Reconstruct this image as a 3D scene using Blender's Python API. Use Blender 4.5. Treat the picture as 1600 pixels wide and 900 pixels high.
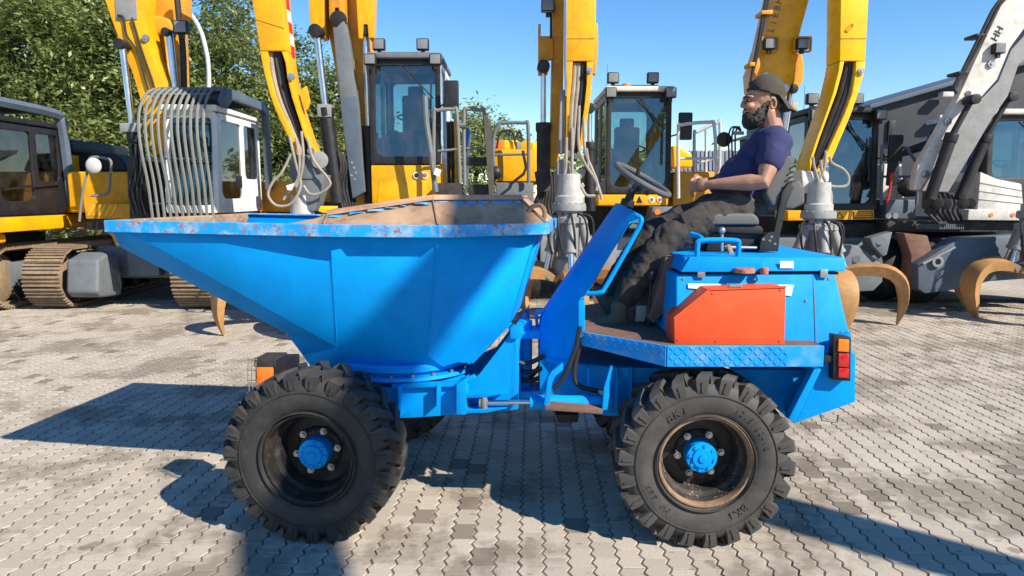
import bpy, bmesh, math, random
import numpy as np
from mathutils import Vector, Matrix
from math import sin, cos, pi, radians as R
random.seed(7)
for o in list(bpy.data.objects): bpy.data.objects.remove(o)
scene = bpy.context.scene
COL = scene.collection

# ------------------------------------------------------------ camera, sky, sun, exposure
CAM_H, F, PITCH = 1.87, 1100.0, R(7.5)
cam = bpy.data.cameras.new('camera'); cam.sensor_width = 36; cam.lens = 36*F/1600
cam.clip_start = 0.1; cam.clip_end = 2000
camo = bpy.data.objects.new('camera', cam); COL.objects.link(camo)
camo.location = (0, 0, CAM_H); camo.rotation_euler = (pi/2-PITCH, 0, 0)
scene.camera = camo

SUN = Vector((1.765, -1.42, 1.74)).normalized()
elev = math.asin(SUN.z); az = math.atan2(SUN.x, SUN.y)
w = bpy.data.worlds.new('World'); scene.world = w; w.use_nodes = True
nt = w.node_tree; nt.nodes.clear()
sky = nt.nodes.new('ShaderNodeTexSky'); sky.sky_type = 'NISHITA'; sky.sun_disc = False
sky.sun_elevation = elev; sky.sun_rotation = az
sky.air_density = 1.0; sky.dust_density = 0.0; sky.ozone_density = 3.5
bg = nt.nodes.new('ShaderNodeBackground'); bg.inputs[1].default_value = 0.11
wo = nt.nodes.new('ShaderNodeOutputWorld')
hs = nt.nodes.new('ShaderNodeHueSaturation'); hs.inputs['Saturation'].default_value = 1.26; hs.inputs['Hue'].default_value = .502
nt.links.new(sky.outputs[0], hs.inputs['Color']); nt.links.new(hs.outputs[0], bg.inputs[0]); nt.links.new(bg.outputs[0], wo.inputs[0])
sl = bpy.data.lights.new('sun', 'SUN'); sl.energy = 5.0; sl.angle = R(0.53); sl.color = (1, .90, .76)
so = bpy.data.objects.new('sun', sl); COL.objects.link(so)
so.rotation_euler = SUN.to_track_quat('Z', 'Y').to_euler(); so.location = (8, -8, 12)
vs = scene.view_settings
vs.view_transform = 'Standard'; vs.look = 'None'; vs.exposure = 0.8; vs.gamma = 1; vs.use_curve_mapping = False

# ------------------------------------------------------------ photo pixel -> ray
def ray(px, py):
    u = (px-800)/F; v = (450-py)/F
    return Vector((u, cos(PITCH)+v*sin(PITCH), -sin(PITCH)+v*cos(PITCH)))
CAMP = Vector((0, 0, CAM_H))
def P(px, py, Y):
    d = ray(px, py); return CAMP+d*(Y/d.y)
def G(px, py, z=0.0):
    d = ray(px, py); return CAMP+d*((z-CAM_H)/d.z)

# ------------------------------------------------------------ mesh builder (world coordinates)
def frame_of(axis):
    a = Vector(axis).normalized()
    b = a.cross(Vector((0, 0, 1)))
    if b.length < 1e-3: b = a.cross(Vector((0, 1, 0)))
    b.normalize(); c = a.cross(b).normalized()
    return a, b, c
class MB:
    def __init__(s): s.v = []; s.f = []
    def add(s, vs_, fs):
        o = len(s.v); s.v += [Vector(p) for p in vs_]; s.f += [[i+o for i in f] for f in fs]; return s
    def poly(s, pts): return s.add(pts, [list(range(len(pts)))])
    def prism(s, pts, vec):
        n = len(pts); vec = Vector(vec); a = [Vector(p) for p in pts]
        return s.add(a+[p+vec for p in a], [list(range(n))[::-1], list(range(n, 2*n))]+[[i, (i+1) % n, n+(i+1) % n, n+i] for i in range(n)])
    def box(s, c, d, rz=0, M=None):
        c = Vector(c); h = Vector(d)/2
        m = M or Matrix.Rotation(rz, 3, 'Z')
        vv = [c+m@Vector((x*h.x, y*h.y, z*h.z)) for x in (-1, 1) for y in (-1, 1) for z in (-1, 1)]
        return s.add(vv, [[0, 1, 3, 2], [4, 6, 7, 5], [0, 4, 5, 1], [2, 3, 7, 6], [0, 2, 6, 4], [1, 5, 7, 3]])
    def bar(s, p0, p1, wd, ht, up=(0, 0, 1)):
        p0 = Vector(p0); p1 = Vector(p1); a = (p1-p0).normalized(); up = Vector(up)
        b = a.cross(up)
        if b.length < 1e-3: b = a.cross(Vector((0, 1, 0)))
        b.normalize(); c = b.cross(a).normalized()
        q = [b*(x*wd/2)+c*(z*ht/2) for x, z in ((-1, -1), (1, -1), (1, 1), (-1, 1))]
        return s.add([p0+k for k in q]+[p1+k for k in q], [[3, 2, 1, 0], [4, 5, 6, 7]]+[[i, (i+1) % 4, 4+(i+1) % 4, 4+i] for i in range(4)])
    def cyl(s, p0, p1, r0, r1=None, n=16):
        r1 = r0 if r1 is None else r1
        p0 = Vector(p0); p1 = Vector(p1); a, b, c = frame_of(p1-p0)
        A = [p0+(b*cos(2*pi*i/n)+c*sin(2*pi*i/n))*r0 for i in range(n)]
        B = [p1+(b*cos(2*pi*i/n)+c*sin(2*pi*i/n))*r1 for i in range(n)]
        return s.add(A+B, [list(range(n))[::-1], list(range(n, 2*n))]+[[i, (i+1) % n, n+(i+1) % n, n+i] for i in range(n)])
    def lathe(s, prof, org, axis, n=32, closed=False):
        a, b, c = frame_of(axis); org = Vector(org); k = len(prof); vv = []
        for i in range(n):
            t = 2*pi*i/n; d = b*cos(t)+c*sin(t)
            vv += [org+d*r+a*h for r, h in prof]
        fs = []
        for i in range(n):
            j = (i+1) % n
            for q in range(k if closed else k-1):
                q2 = (q+1) % k
                fs.append([i*k+q, i*k+q2, j*k+q2, j*k+q])
        return s.add(vv, fs)
    def tube(s, pts, r, n=8, closed=False, smooth=0, sq=None):
        pts = [Vector(p) for p in pts]
        if smooth: pts = catmull(pts, smooth, closed)
        m = len(pts); rings = []; prev = None
        for i, p in enumerate(pts):
            if closed: t = pts[(i+1) % m]-pts[i-1]
            else: t = pts[min(i+1, m-1)]-pts[max(i-1, 0)]
            t.normalize()
            if prev is None: a, b, c = frame_of(t)
            else:
                b = prev-t*prev.dot(t)
                b = b.normalized() if b.length > 1e-6 else frame_of(t)[1]
                c = t.cross(b)
            prev = b
            rr = r[i] if isinstance(r, (list, tuple)) else r
            rings.append([p+(b*cos(2*pi*q/n)+c*sin(2*pi*q/n))*rr for q in range(n)])
        vv = [x for g in rings for x in g]; fs = []
        for i in range(m if closed else m-1):
            j = (i+1) % m
            fs += [[i*n+q, i*n+(q+1) % n, j*n+(q+1) % n, j*n+q] for q in range(n)]
        if not closed: fs += [list(range(n))[::-1], list(range((m-1)*n, m*n))]
        return s.add(vv, fs)
    def loft(s, rings, cap=True):
        n = len(rings[0]); vv = [Vector(x) for g in rings for x in g]; fs = []
        for i in range(len(rings)-1):
            fs += [[i*n+q, i*n+(q+1) % n, (i+1)*n+(q+1) % n, (i+1)*n+q] for q in range(n)]
        if cap: fs += [list(range(n))[::-1], list(range((len(rings)-1)*n, len(rings)*n))]
        return s.add(vv, fs)
    def ell(s, c, d, M=None, nu=16, nv=10):
        c = Vector(c); m = M or Matrix.Identity(3); vv = []
        for j in range(nv+1):
            t = pi*j/nv
            for i in range(nu):
                p = 2*pi*i/nu
                vv.append(c+m@Vector((d[0]*sin(t)*cos(p), d[1]*sin(t)*sin(p), d[2]*cos(t))))
        return s.add(vv, [[j*nu+i, j*nu+(i+1) % nu, (j+1)*nu+(i+1) % nu, (j+1)*nu+i] for j in range(nv) for i in range(nu)])
    def ring(s, outer, inner, vec):
        n = len(outer); vec = Vector(vec); o = [Vector(p) for p in outer]; i_ = [Vector(p) for p in inner]
        vv = o+i_+[p+vec for p in o]+[p+vec for p in i_]; fs = []
        for k in range(n):
            j = (k+1) % n
            fs += [[k, j, n+j, n+k], [2*n+k, 3*n+k, 3*n+j, 2*n+j], [k, 2*n+k, 2*n+j, j], [n+k, n+j, 3*n+j, 3*n+k]]
        return s.add(vv, fs)
def catmull(p, k, closed=False):
    out = []; m = len(p)
    for i in range(m if closed else m-1):
        p1 = p[i]; p2 = p[(i+1) % m]
        p0 = p[i-1] if (closed or i > 0) else p1*2-p2
        p3 = p[(i+2) % m] if (closed or i+2 < m) else p2*2-p1
        for q in range(k):
            t = q/k
            out.append(0.5*((2*p1)+(p2-p0)*t+(2*p0-5*p1+4*p2-p3)*t*t+(3*p1-p0-3*p2+p3)*t**3))
    if not closed: out.append(p[-1])
    return out
def rrect(x0, x1, z0, z1, r, n=5):
    pts = []
    rr = r if isinstance(r, (list, tuple)) else (r,)*4      # order: x1z0, x1z1, x0z1, x0z0
    for (cx, cz, a0), q in zip(((x1, z0, -pi/2), (x1, z1, 0), (x0, z1, pi/2), (x0, z0, pi)), rr):
        sx = -1 if cx == x1 else 1; sz = 1 if cz == z0 else -1
        for i in range(n):
            a = a0+pi/2*i/(n-1)
            pts.append((cx+sx*q+q*cos(a), cz+sz*q+q*sin(a)))
    return pts
ROOT = {}
def rootloc(o):
    while o is not None and o.parent is not None: o = o.parent
    return ROOT.get(o.name, Vector((0, 0, 0))) if o is not None else Vector((0, 0, 0))
def build(mb, name, mat, parent=None, bevel=0, seg=2, ang=35, kind=None, label=None, keep=False):
    loc = rootloc(parent)
    me = bpy.data.meshes.new(name)
    bm = bmesh.new()
    bv = [bm.verts.new(p-loc) for p in mb.v]
    for f in mb.f:
        try: bm.faces.new([bv[i] for i in f])
        except ValueError: pass
    if not keep: bmesh.ops.recalc_face_normals(bm, faces=bm.faces)
    if bevel:
        ed = [e for e in bm.edges if len(e.link_faces) == 2 and e.calc_face_angle(0) > R(28)]
        bmesh.ops.bevel(bm, geom=ed, offset=bevel, segments=seg, affect='EDGES', profile=0.6, clamp_overlap=True)
    bm.to_mesh(me); bm.free()
    me.shade_smooth() if hasattr(me, 'shade_smooth') else None
    me.polygons.foreach_set('use_smooth', [True]*len(me.polygons))
    me.set_sharp_from_angle(angle=R(ang))
    me.materials.append(mat)
    o = bpy.data.objects.new(name, me); COL.objects.link(o)
    if parent is not None: o.parent = parent
    if kind: o['kind'] = kind
    if label: o['label'] = label
    return o
def thing(name, label, cat, loc, group=None):
    o = bpy.data.objects.new(name, None); COL.objects.link(o); o.location = loc
    o.empty_display_size = .2
    ROOT[o.name] = Vector(loc); o['label'] = label; o['category'] = cat
    if group: o['group'] = group
    return o
def tag(o, label, cat, group=None):
    o['label'] = label; o['category'] = cat
    if group: o['group'] = group
    return o

# ------------------------------------------------------------ materials
MAT = {}
def nodes_of(m):
    m.use_nodes = True; t = m.node_tree
    return t, t.nodes, t.links, t.nodes['Principled BSDF']
def noise(t, scale, detail=4, rough=.6, vec=None):
    n = t.nodes.new('ShaderNodeTexNoise'); n.inputs['Scale'].default_value = scale
    n.inputs['Detail'].default_value = detail; n.inputs['Roughness'].default_value = rough
    if vec is not None: t.links.new(vec, n.inputs['Vector'])
    return n.outputs['Fac']
def ramp(t, fac, a, b, ca=(0, 0, 0, 1), cb=(1, 1, 1, 1)):
    r = t.nodes.new('ShaderNodeValToRGB'); t.links.new(fac, r.inputs[0])
    r.color_ramp.elements[0].position = a; r.color_ramp.elements[0].color = ca
    r.color_ramp.elements[1].position = b; r.color_ramp.elements[1].color = cb
    return r.outputs[0]
def mix(t, fac, a, b, mode='MIX'):
    m = t.nodes.new('ShaderNodeMix'); m.data_type = 'RGBA'; m.blend_type = mode
    for s, v in ((m.inputs[0], fac), (m.inputs[6], a), (m.inputs[7], b)):
        if hasattr(v, 'default_value') or hasattr(v, 'links'): t.links.new(v, s)
        elif isinstance(v, (int, float)): s.default_value = v
        else: s.default_value = (*v[:3], 1)
    return m.outputs[2]
def math_(t, op, a, b):
    m = t.nodes.new('ShaderNodeMath'); m.operation = op
    for s, v in ((m.inputs[0], a), (m.inputs[1], b)):
        if isinstance(v, (int, float)): s.default_value = v
        else: t.links.new(v, s)
    return m.outputs[0]
def bump(t, p, h, strength=.2, dist=.01):
    b = t.nodes.new('ShaderNodeBump'); b.inputs['Strength'].default_value = strength; b.inputs['Distance'].default_value = dist
    t.links.new(h, b.inputs['Height']); t.links.new(b.outputs[0], p.inputs['Normal'])
def wpos(t):
    return t.nodes.new('ShaderNodeNewGeometry').outputs['Position']
def paint(name, col, rough=.4, dirt=(.12, .1, .08), amt=.3, chip=None, chip_amt=.0, metal=0, coat=0, sc=1.0, bmp=.08, var=.12, dent=0):
    """painted or bare surface: tone drift, grime patches, small chips, uneven gloss"""
    m = bpy.data.materials.new(name); t, N, L, p = nodes_of(m)
    pos = wpos(t)
    big = noise(t, 2.2*sc, 5, .6, pos); fine = noise(t, 26*sc, 5, .7, pos); mid = noise(t, 7*sc, 6, .65, pos)
    c1 = mix(t, ramp(t, big, .3, .7), [k*(1-var) for k in col], [min(1, k*(1+var)) for k in col])
    g = math_(t, 'MULTIPLY', ramp(t, mid, .48, .75), amt)
    c2 = mix(t, g, c1, dirt)
    if chip:
        cm = math_(t, 'MULTIPLY', ramp(t, fine, .74-chip_amt*.5, .77-chip_amt*.5), ramp(t, mid, .5-chip_amt*.4, .56-chip_amt*.4))
        c2 = mix(t, cm, c2, chip)
    L.new(c2, p.inputs['Base Color'])
    rr = t.nodes.new('ShaderNodeMapRange'); L.new(mid, rr.inputs[0])
    rr.inputs[3].default_value = max(.05, rough-.1); rr.inputs[4].default_value = min(1, rough+.22)
    L.new(rr.outputs[0], p.inputs['Roughness']); p.inputs['Metallic'].default_value = metal
    p.inputs['Coat Weight'].default_value = coat
    p.inputs['Specular IOR Level'].default_value = (.13 if dent else .35)
    if bmp:
        hgt = math_(t, 'ADD', fine, big)
        if dent: hgt = math_(t, 'ADD', math_(t, 'MULTIPLY', fine, .25), math_(t, 'MULTIPLY', noise(t, 4.5, 2, .5, pos), 9*dent))
        bump(t, p, hgt, bmp, .006)
    if dent:   # fine scratches and faint run-off streaks in the paint
        mp = N.new('ShaderNodeMapping'); mp.inputs['Scale'].default_value = (38, 38, 1.6); L.new(pos, mp.inputs[0])
        st = ramp(t, noise(t, 1, 4, .7, mp.outputs[0]), .60, .74)
        mp2 = N.new('ShaderNodeMapping'); mp2.inputs['Scale'].default_value = (3, 3, 70); mp2.inputs['Rotation'].default_value = (0, .5, 0); L.new(pos, mp2.inputs[0])
        sc2 = ramp(t, noise(t, 1, 3, .6, mp2.outputs[0]), .70, .73)
        c3 = mix(t, math_(t, 'MULTIPLY', st, .28), c2, (.0, .14, .40)); c3 = mix(t, math_(t, 'MULTIPLY', math_(t, 'MULTIPLY', sc2, ramp(t, mid, .5, .6)), .5), c3, (.06, .40, .75))
        L.new(c3, p.inputs['Base Color'])
    MAT[name] = m; return m
RUST = (.20, .095, .045)
paint('blue', (.0001, .262, .68), .50, (.0001, .165, .50), .45, (.10, .07, .05), .06, coat=.0, bmp=.10, var=.12, dent=.5)
paint('blue_worn', (.0005, .27, .70), .5, (.22, .38, .45), .55, RUST, .16, sc=1.6)
paint('rim_edge', (.004, .29, .70), .6, (.42, .47, .46), 1.0, (.27, .13, .07), .36, sc=1.3)
paint('rust', (.38, .25, .15), .8, (.20, .085, .045), 1.0, (.46, .41, .33), .30, sc=.9, bmp=.06, var=.30)
paint('rust_plate', (.40, .27, .165), .5, (.22, .09, .04), 1.0, (.02, .20, .46), .13, sc=1.1, bmp=.05, var=.35, metal=.15)
paint('rust_light', (.40, .24, .15), .65, (.25, .12, .07), .7, sc=2.5, bmp=.1)
paint('grey_pale', (.40, .40, .385), .5, (.2, .18, .16), .6, sc=1.6)
paint('rust_deck', (.16, .09, .065), .8, (.07, .05, .045), .8, (.02, .12, .35), .12, sc=2, bmp=.3)
paint('orange', (.72, .075, .018), .48, (.45, .11, .03), .5, (.55, .22, .03), .10, sc=1.4)
paint('yellow', (.76, .355, .002), .38, (.30, .135, .02), .48, (.11, .065, .035), .055, coat=.1)
paint('yellow_old_shade', (.60, .27, .018), .5, (.24, .12, .03), .5, (.10, .06, .04), .06)  # darker yellow: old paint, also shade put into some boom faces
paint('yellow_bright', (.80, .47, .003), .36, (.42, .21, .02), .42, (.13, .08, .03), .05, coat=.1)
paint('tine', (.38, .20, .07), .55, (.22, .13, .07), .7, (.30, .24, .18), .22, sc=2, bmp=.2, var=.2)
paint('grey', (.13, .15, .165), .5, (.08, .075, .07), .5, (.2, .2, .2), .05)
paint('grey_light', (.235, .242, .245), .5, (.17, .15, .13), .6, (.12, .10, .08), .08, sc=1.6)
paint('grey_blue', (.085, .115, .155), .45, (.06, .06, .06), .5, (.24, .24, .24), .07)
paint('bars', (.165, .178, .168), .5, (.16, .15, .13), .4)
paint('white', (.74, .74, .72), .35, (.42, .38, .33), .25)
paint('white_worn', (.58, .56, .52), .5, (.30, .25, .20), .65, (.06, .05, .045), .14, sc=1.4)
paint('black', (.014, .014, .016), .42, (.05, .045, .04), .4)
paint('black_dusty', (.03, .028, .027), .7, (.11, .095, .08), .6)
paint('hose', (.30, .27, .23), .7, (.12, .1, .09), .6)
paint('hose_black', (.018, .018, .02), .5, (.07, .06, .05), .4)
paint('steel', (.42, .42, .41), .3, (.16, .13, .11), .35, metal=.8)
paint('chrome', (.62, .62, .62), .18, (.3, .28, .25), .2, metal=1.0, bmp=0)
paint('track', (.25, .18, .115), .75, (.12, .085, .06), .7, (.34, .28, .2), .2, sc=2, bmp=.4, var=.25)
paint('rubber', (.022, .0215, .021), .62, (.075, .068, .06), .55, sc=1.5, bmp=.25)
paint('rubber_worn', (.050, .048, .046), .6, (.10, .09, .08), .6, sc=1.8, bmp=.25)
paint('rubber_front', (.030, .0295, .029), .58, (.08, .074, .066), .55, sc=1.5, bmp=.15)
paint('wheel_black', (.018, .017, .017), .45, (.14, .10, .07), .45, (.3, .25, .2), .10, sc=2.2)
paint('rim_rust', (.26, .165, .10), .75, (.09, .06, .045), .8, (.4, .34, .26), .1, sc=3, bmp=.4)
paint('rim_inner', (.030, .027, .025), .55, (.10, .075, .055), .8, (.42, .38, .32), .24, sc=2.4, bmp=.3)
paint('seat_grey', (.085, .088, .09), .55, (.14, .13, .12), .3)
paint('building', (.030, .034, .042), .6, (.022, .025, .03), .4, sc=.4, bmp=.02)
paint('roof_sheet', (.20, .22, .24), .5, (.12, .12, .12), .4)
paint('cloth_navy', (.026, .030, .092), .9, (.045, .04, .12), .5, sc=2, bmp=.25)
paint('cloth_black', (.046, .040, .036), .85, (.075, .066, .058), .7, sc=2.5, bmp=.5)
paint('cap', (.055, .048, .040), .9, (.035, .03, .028), .4, sc=4, bmp=.3)
paint('boot', (.11, .092, .07), .8, (.10, .085, .065), .6, sc=4)
paint('label_white', (.72, .72, .70), .5, (.4, .4, .38), .3)
paint('blue_label', (.01, .13, .42), .4)
paint('red', (.45, .02, .015), .4)
paint('red_cap', (.35, .10, .07), .6, (.5, .42, .36), .6, sc=5)
paint('wood', (.50, .40, .27), .7, (.25, .2, .15), .5)
paint('orange_vest', (.85, .20, .02), .7)
paint('light_lens', (.20, .21, .22), .12, bmp=.3)
paint('mirror_pale', (.50, .50, .49), .3)
paint('bark', (.09, .07, .05), .9, (.05, .045, .03), .6, sc=2, bmp=.6)
paint('lamp_metal', (.50, .52, .53), .4)
def simple(name, col, rough=.5, **kw):
    m = bpy.data.materials.new(name); t, N, L, p = nodes_of(m)
    n = noise(t, 30, 3, .5, wpos(t)); L.new(mix(t, n, [k*.85 for k in col], [min(1, k*1.15) for k in col]), p.inputs['Base Color'])
    p.inputs['Roughness'].default_value = rough
    for k, v in kw.items(): p.inputs[k.replace('_', ' ')].default_value = v
    MAT[name] = m; return m
simple('amber_lens', (.85, .18, .01), .2, Coat_Weight=.5)
simple('red_lens', (.42, .01, .01), .2, Coat_Weight=.5)
simple('eye', (.03, .02, .015), .2)
def skin_mat():
    m = bpy.data.materials.new('skin'); t, N, L, p = nodes_of(m); pos = wpos(t)
    c = mix(t, ramp(t, noise(t, 14, 5, .6, pos), .3, .7), (.40, .215, .135), (.30, .145, .09))
    L.new(c, p.inputs['Base Color']); p.inputs['Roughness'].default_value = .5
    p.inputs['Subsurface Weight'].default_value = .08; p.inputs['Subsurface Radius'].default_value = (.02, .008, .004)
    bump(t, p, noise(t, 160, 4, .6, pos), .12, .003); MAT['skin'] = m
skin_mat()
def hair_mat(name, a, b, lo, hi):
    m = bpy.data.materials.new(name); t, N, L, p = nodes_of(m); pos = wpos(t)
    c = mix(t, ramp(t, noise(t, 60, 5, .7, pos), lo, hi), a, b)
    L.new(c, p.inputs['Base Color']); p.inputs['Roughness'].default_value = .7
    bump(t, p, noise(t, 170, 3, .7, pos), .9, .01); MAT[name] = m
hair_mat('beard', (.008, .007, .007), (.03, .028, .027), .45, .75)
hair_mat('hair_grey', (.015, .014, .013), (.15, .145, .14), .46, .72)
def glass_mat():
    m = bpy.data.materials.new('glass'); t, N, L, p = nodes_of(m)
    out = [n for n in N if n.type == 'OUTPUT_MATERIAL'][0]
    tr = N.new('ShaderNodeBsdfTransparent'); tr.inputs[0].default_value = (.70, .82, .80, 1)
    gl = N.new('ShaderNodeBsdfGlossy'); gl.inputs['Roughness'].default_value = .02; gl.inputs[0].default_value = (.9, .95, 1, 1)
    fr = N.new('ShaderNodeFresnel'); fr.inputs[0].default_value = 1.55
    mx = N.new('ShaderNodeMixShader'); L.new(math_(t, 'ADD', math_(t, 'MULTIPLY', fr.outputs[0], 1.2), .03), mx.inputs[0])
    L.new(tr.outputs[0], mx.inputs[1]); L.new(gl.outputs[0], mx.inputs[2]); 
    df = N.new('ShaderNodeBsdfDiffuse'); df.inputs[0].default_value = (.35, .33, .3, 1)
    m2 = N.new('ShaderNodeMixShader')
    L.new(math_(t, 'MULTIPLY', ramp(t, noise(t, 3, 5, .7, wpos(t)), .4, .8), .10), m2.inputs[0])
    L.new(mx.outputs[0], m2.inputs[1]); L.new(df.outputs[0], m2.inputs[2])
    L.new(m2.outputs[0], out.inputs[0]); MAT['glass'] = m
glass_mat()
def leaf_mat(name, a, b):
    m = bpy.data.materials.new(name); t, N, L, p = nodes_of(m)
    n1 = noise(t, .55, 3, .6, wpos(t)); at = N.new('ShaderNodeAttribute'); at.attribute_name = 'tone'
    c = mix(t, at.outputs['Fac'], a, b); c = mix(t, ramp(t, n1, .35, .65), c, [k*1.25 for k in b])
    out = [n for n in N if n.type == 'OUTPUT_MATERIAL'][0]
    df = N.new('ShaderNodeBsdfDiffuse'); tl = N.new('ShaderNodeBsdfTranslucent'); mx = N.new('ShaderNodeMixShader'); mx.inputs[0].default_value = .4
    L.new(c, df.inputs[0]); L.new(c, tl.inputs[0]); L.new(df.outputs[0], mx.inputs[1]); L.new(tl.outputs[0], mx.inputs[2])
    gl = N.new('ShaderNodeBsdfGlossy'); gl.inputs[0].default_value = (.8, .8, .7, 1); gl.inputs['Roughness'].default_value = .45
    m2 = N.new('ShaderNodeMixShader'); m2.inputs[0].default_value = .05
    L.new(mx.outputs[0], m2.inputs[1]); L.new(gl.outputs[0], m2.inputs[2]); L.new(m2.outputs[0], out.inputs[0]); MAT[name] = m
leaf_mat('leaf', (.07, .11, .028), (.19, .225, .07))
leaf_mat('leaf_pale', (.12, .17, .055), (.25, .30, .11))

def paver_mat(name, obj_random):
    m = bpy.data.materials.new(name); t, N, L, p = nodes_of(m); pos = wpos(t)
    if obj_random: tone = N.new('ShaderNodeObjectInfo').outputs['Random']
    else:
        a = N.new('ShaderNodeAttribute'); a.attribute_name = 'tone'; tone = a.outputs['Fac']
    c = mix(t, tone, (.41, .36, .29), (.53, .47, .385))
    gr = noise(t, 120, 3, .7, pos); c = mix(t, ramp(t, gr, .35, .7), mix(t, .5, c, (.20, .18, .155)), c)
    # damp / oily stones: whole stones and blots
    blot = noise(t, 1.1, 5, .62, pos); fine = noise(t, 9, 4, .6, pos)
    big = ramp(t, math_(t, 'ADD', blot, math_(t, 'MULTIPLY', fine, .28)), .63, .73)
    c = mix(t, math_(t, 'MULTIPLY', big, .60), c, (.125, .097, .07))
    dk = ramp(t, tone, .955, .965); c = mix(t, math_(t, 'MULTIPLY', dk, .75), c, (.125, .10, .078))
    sm = ramp(t, noise(t, 5.5, 3, .5, pos), .655, .70); c = mix(t, math_(t, 'MULTIPLY', sm, .6), c, (.12, .095, .07))
    v = N.new('ShaderNodeTexVoronoi'); v.inputs['Scale'].default_value = 5.5; v.inputs['Randomness'].default_value = 1
    mpv = N.new('ShaderNodeMapping'); mpv.inputs['Scale'].default_value = (.75, 1.6, 1); L.new(pos, mpv.inputs[0]); L.new(mpv.outputs[0], v.inputs['Vector'])
    spot = ramp(t, math_(t, 'ADD', v.outputs['Distance'], math_(t, 'MULTIPLY', fine, .10)), .135, .165, (1, 1, 1, 1), (0, 0, 0, 1))
    c = mix(t, math_(t, 'MULTIPLY', spot, .55), c, (.15, .12, .09))
    # far yard: tyre dust
    dust = ramp(t, noise(t, .35, 5, .6, pos), .45, .75); c = mix(t, math_(t, 'MULTIPLY', dust, .26), c, (.22, .205, .18))
    L.new(c, p.inputs['Base Color']); p.inputs['Roughness'].default_value = .88
    p.inputs['Specular IOR Level'].default_value = .3
    bump(t, p, math_(t, 'ADD', gr, fine), .35, .003); MAT[name] = m
paver_mat('paver', False); paver_mat('paver_single', True)
def bed_mat():
    m = bpy.data.materials.new('joint_sand'); t, N, L, p = nodes_of(m); pos = wpos(t)
    c = mix(t, noise(t, 40, 4, .7, pos), (.075, .062, .047), (.17, .14, .10))
    c = mix(t, ramp(t, noise(t, 3, 4, .6, pos), .55, .7), c, (.17, .14, .085))
    L.new(c, p.inputs['Base Color']); p.inputs['Roughness'].default_value = .95
    bump(t, p, noise(t, 150, 3, .7, pos), .6, .004); MAT['joint_sand'] = m
    m = bpy.data.materials.new('yard_far'); t, N, L, p = nodes_of(m); pos = wpos(t)
    mp = N.new('ShaderNodeMapping'); mp.inputs['Rotation'].default_value = (0, 0, pi/2); L.new(pos, mp.inputs[0])
    b = N.new('ShaderNodeTexBrick'); b.inputs['Scale'].default_value = 1; b.inputs['Brick Width'].default_value = .205; b.inputs['Row Height'].default_value = .112
    b.inputs['Mortar Size'].default_value = .006; L.new(mp.outputs[0], b.inputs['Vector'])
    b.inputs['Color1'].default_value = (.43, .38, .31, 1); b.inputs['Color2'].default_value = (.53, .475, .39, 1); b.inputs['Mortar'].default_value = (.12, .10, .08, 1)
    c = mix(t, math_(t, 'MULTIPLY', ramp(t, noise(t, .35, 5, .6, pos), .42, .7), .55), b.outputs[0], (.17, .155, .14))
    L.new(c, p.inputs['Base Color']); p.inputs['Roughness'].default_value = .9; MAT['yard_far'] = m
bed_mat()
def grass_mat():
    m = bpy.data.materials.new('grass'); t, N, L, p = nodes_of(m); pos = wpos(t)
    c = mix(t, noise(t, 3, 5, .7, pos), (.05, .09, .02), (.16, .17, .05)); L.new(c, p.inputs['Base Color']); p.inputs['Roughness'].default_value = .9
    MAT['grass'] = m
grass_mat()
# ------------------------------------------------------------ ground
def sheet(name, x0, x1, y0, y1, z, mat, rz=0):
    mb = MB(); mb.poly([(x0, y0, z), (x1, y0, z), (x1, y1, z), (x0, y1, z)])
    o = build(mb, name, MAT[mat]); o['kind'] = 'structure'; return o
sheet('ground', -400, 400, -60, 700, -.016, 'yard_far')
ANG = R(-1.7); DX = Vector((cos(ANG), sin(ANG), 0)); DY = Vector((-sin(ANG), cos(ANG), 0))
PW, PL, PA, PJ = .127, .182, .0105, .0105
Y_END = 12.6
def paver_outline(w_, l_, ins):
    ys = [0, .25, .5, .75, 1]; zz = [PA, -PA, PA, -PA, PA]
    right = [(w_/2-ins+z, -l_/2+ins*.42+(l_-.84*ins)*y) for y, z in zip(ys, zz)]
    left = [(-w_/2+ins+z, -l_/2+ins*.42+(l_-.84*ins)*y) for y, z in zip(ys, zz)]
    return right+left[::-1]
o_top = np.array(paver_outline(PW, PL, PJ/2+.003)); o_mid = np.array(paver_outline(PW, PL, PJ/2)); o_top[:, :] = o_top
tmpl = np.concatenate([np.c_[o_top, np.zeros(10)], np.c_[o_mid, np.full(10, -.003)], np.c_[o_mid, np.full(10, -.03)]])
tf = [list(range(10))]+[[i, 10+i, 10+(i+1) % 10, (i+1) % 10] for i in range(10)]+[[10+i, 20+i, 20+(i+1) % 10, 10+(i+1) % 10] for i in range(10)]
cells = []
for i in range(-115, 116):
    for j in range(int(1.6/PL), int(Y_END/PL)):
        lx = i*PW; ly = (j+(.5 if i % 2 else 0))*PL
        p = DX*lx+DY*ly
        if abs(p.x) < .78*p.y+1.9: cells.append((p.x, p.y))
rng = np.random.default_rng(3)
cells = np.array(cells); n = len(cells)
zj = rng.normal(0, .0014, n); tone = rng.random(n); tilt = rng.normal(0, .0035, (n, 2)); yaw = rng.normal(0, .010, n)+ANG
def in_view(p):
    d = Vector((p[0], p[1], -CAM_H)); zc = d.y*cos(PITCH)-d.z*sin(PITCH)
    u = 800+F*d.x/zc; v = 450-F*(d.y*sin(PITCH)+d.z*cos(PITCH))/zc
    return -10 < u < 1610 and v < 910 and not (345 < u < 640 and v > 580 and v < 845) and not (955 < u < 1245 and 580 < v < 845)
order = np.argsort(cells[:, 1]); single = [k for k in order if in_view(cells[k])][:300]; sset = set(single)
pavement = sheet('pavement', -12.5, 12.5, 1.4, Y_END+.1, -.005, 'joint_sand')
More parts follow.
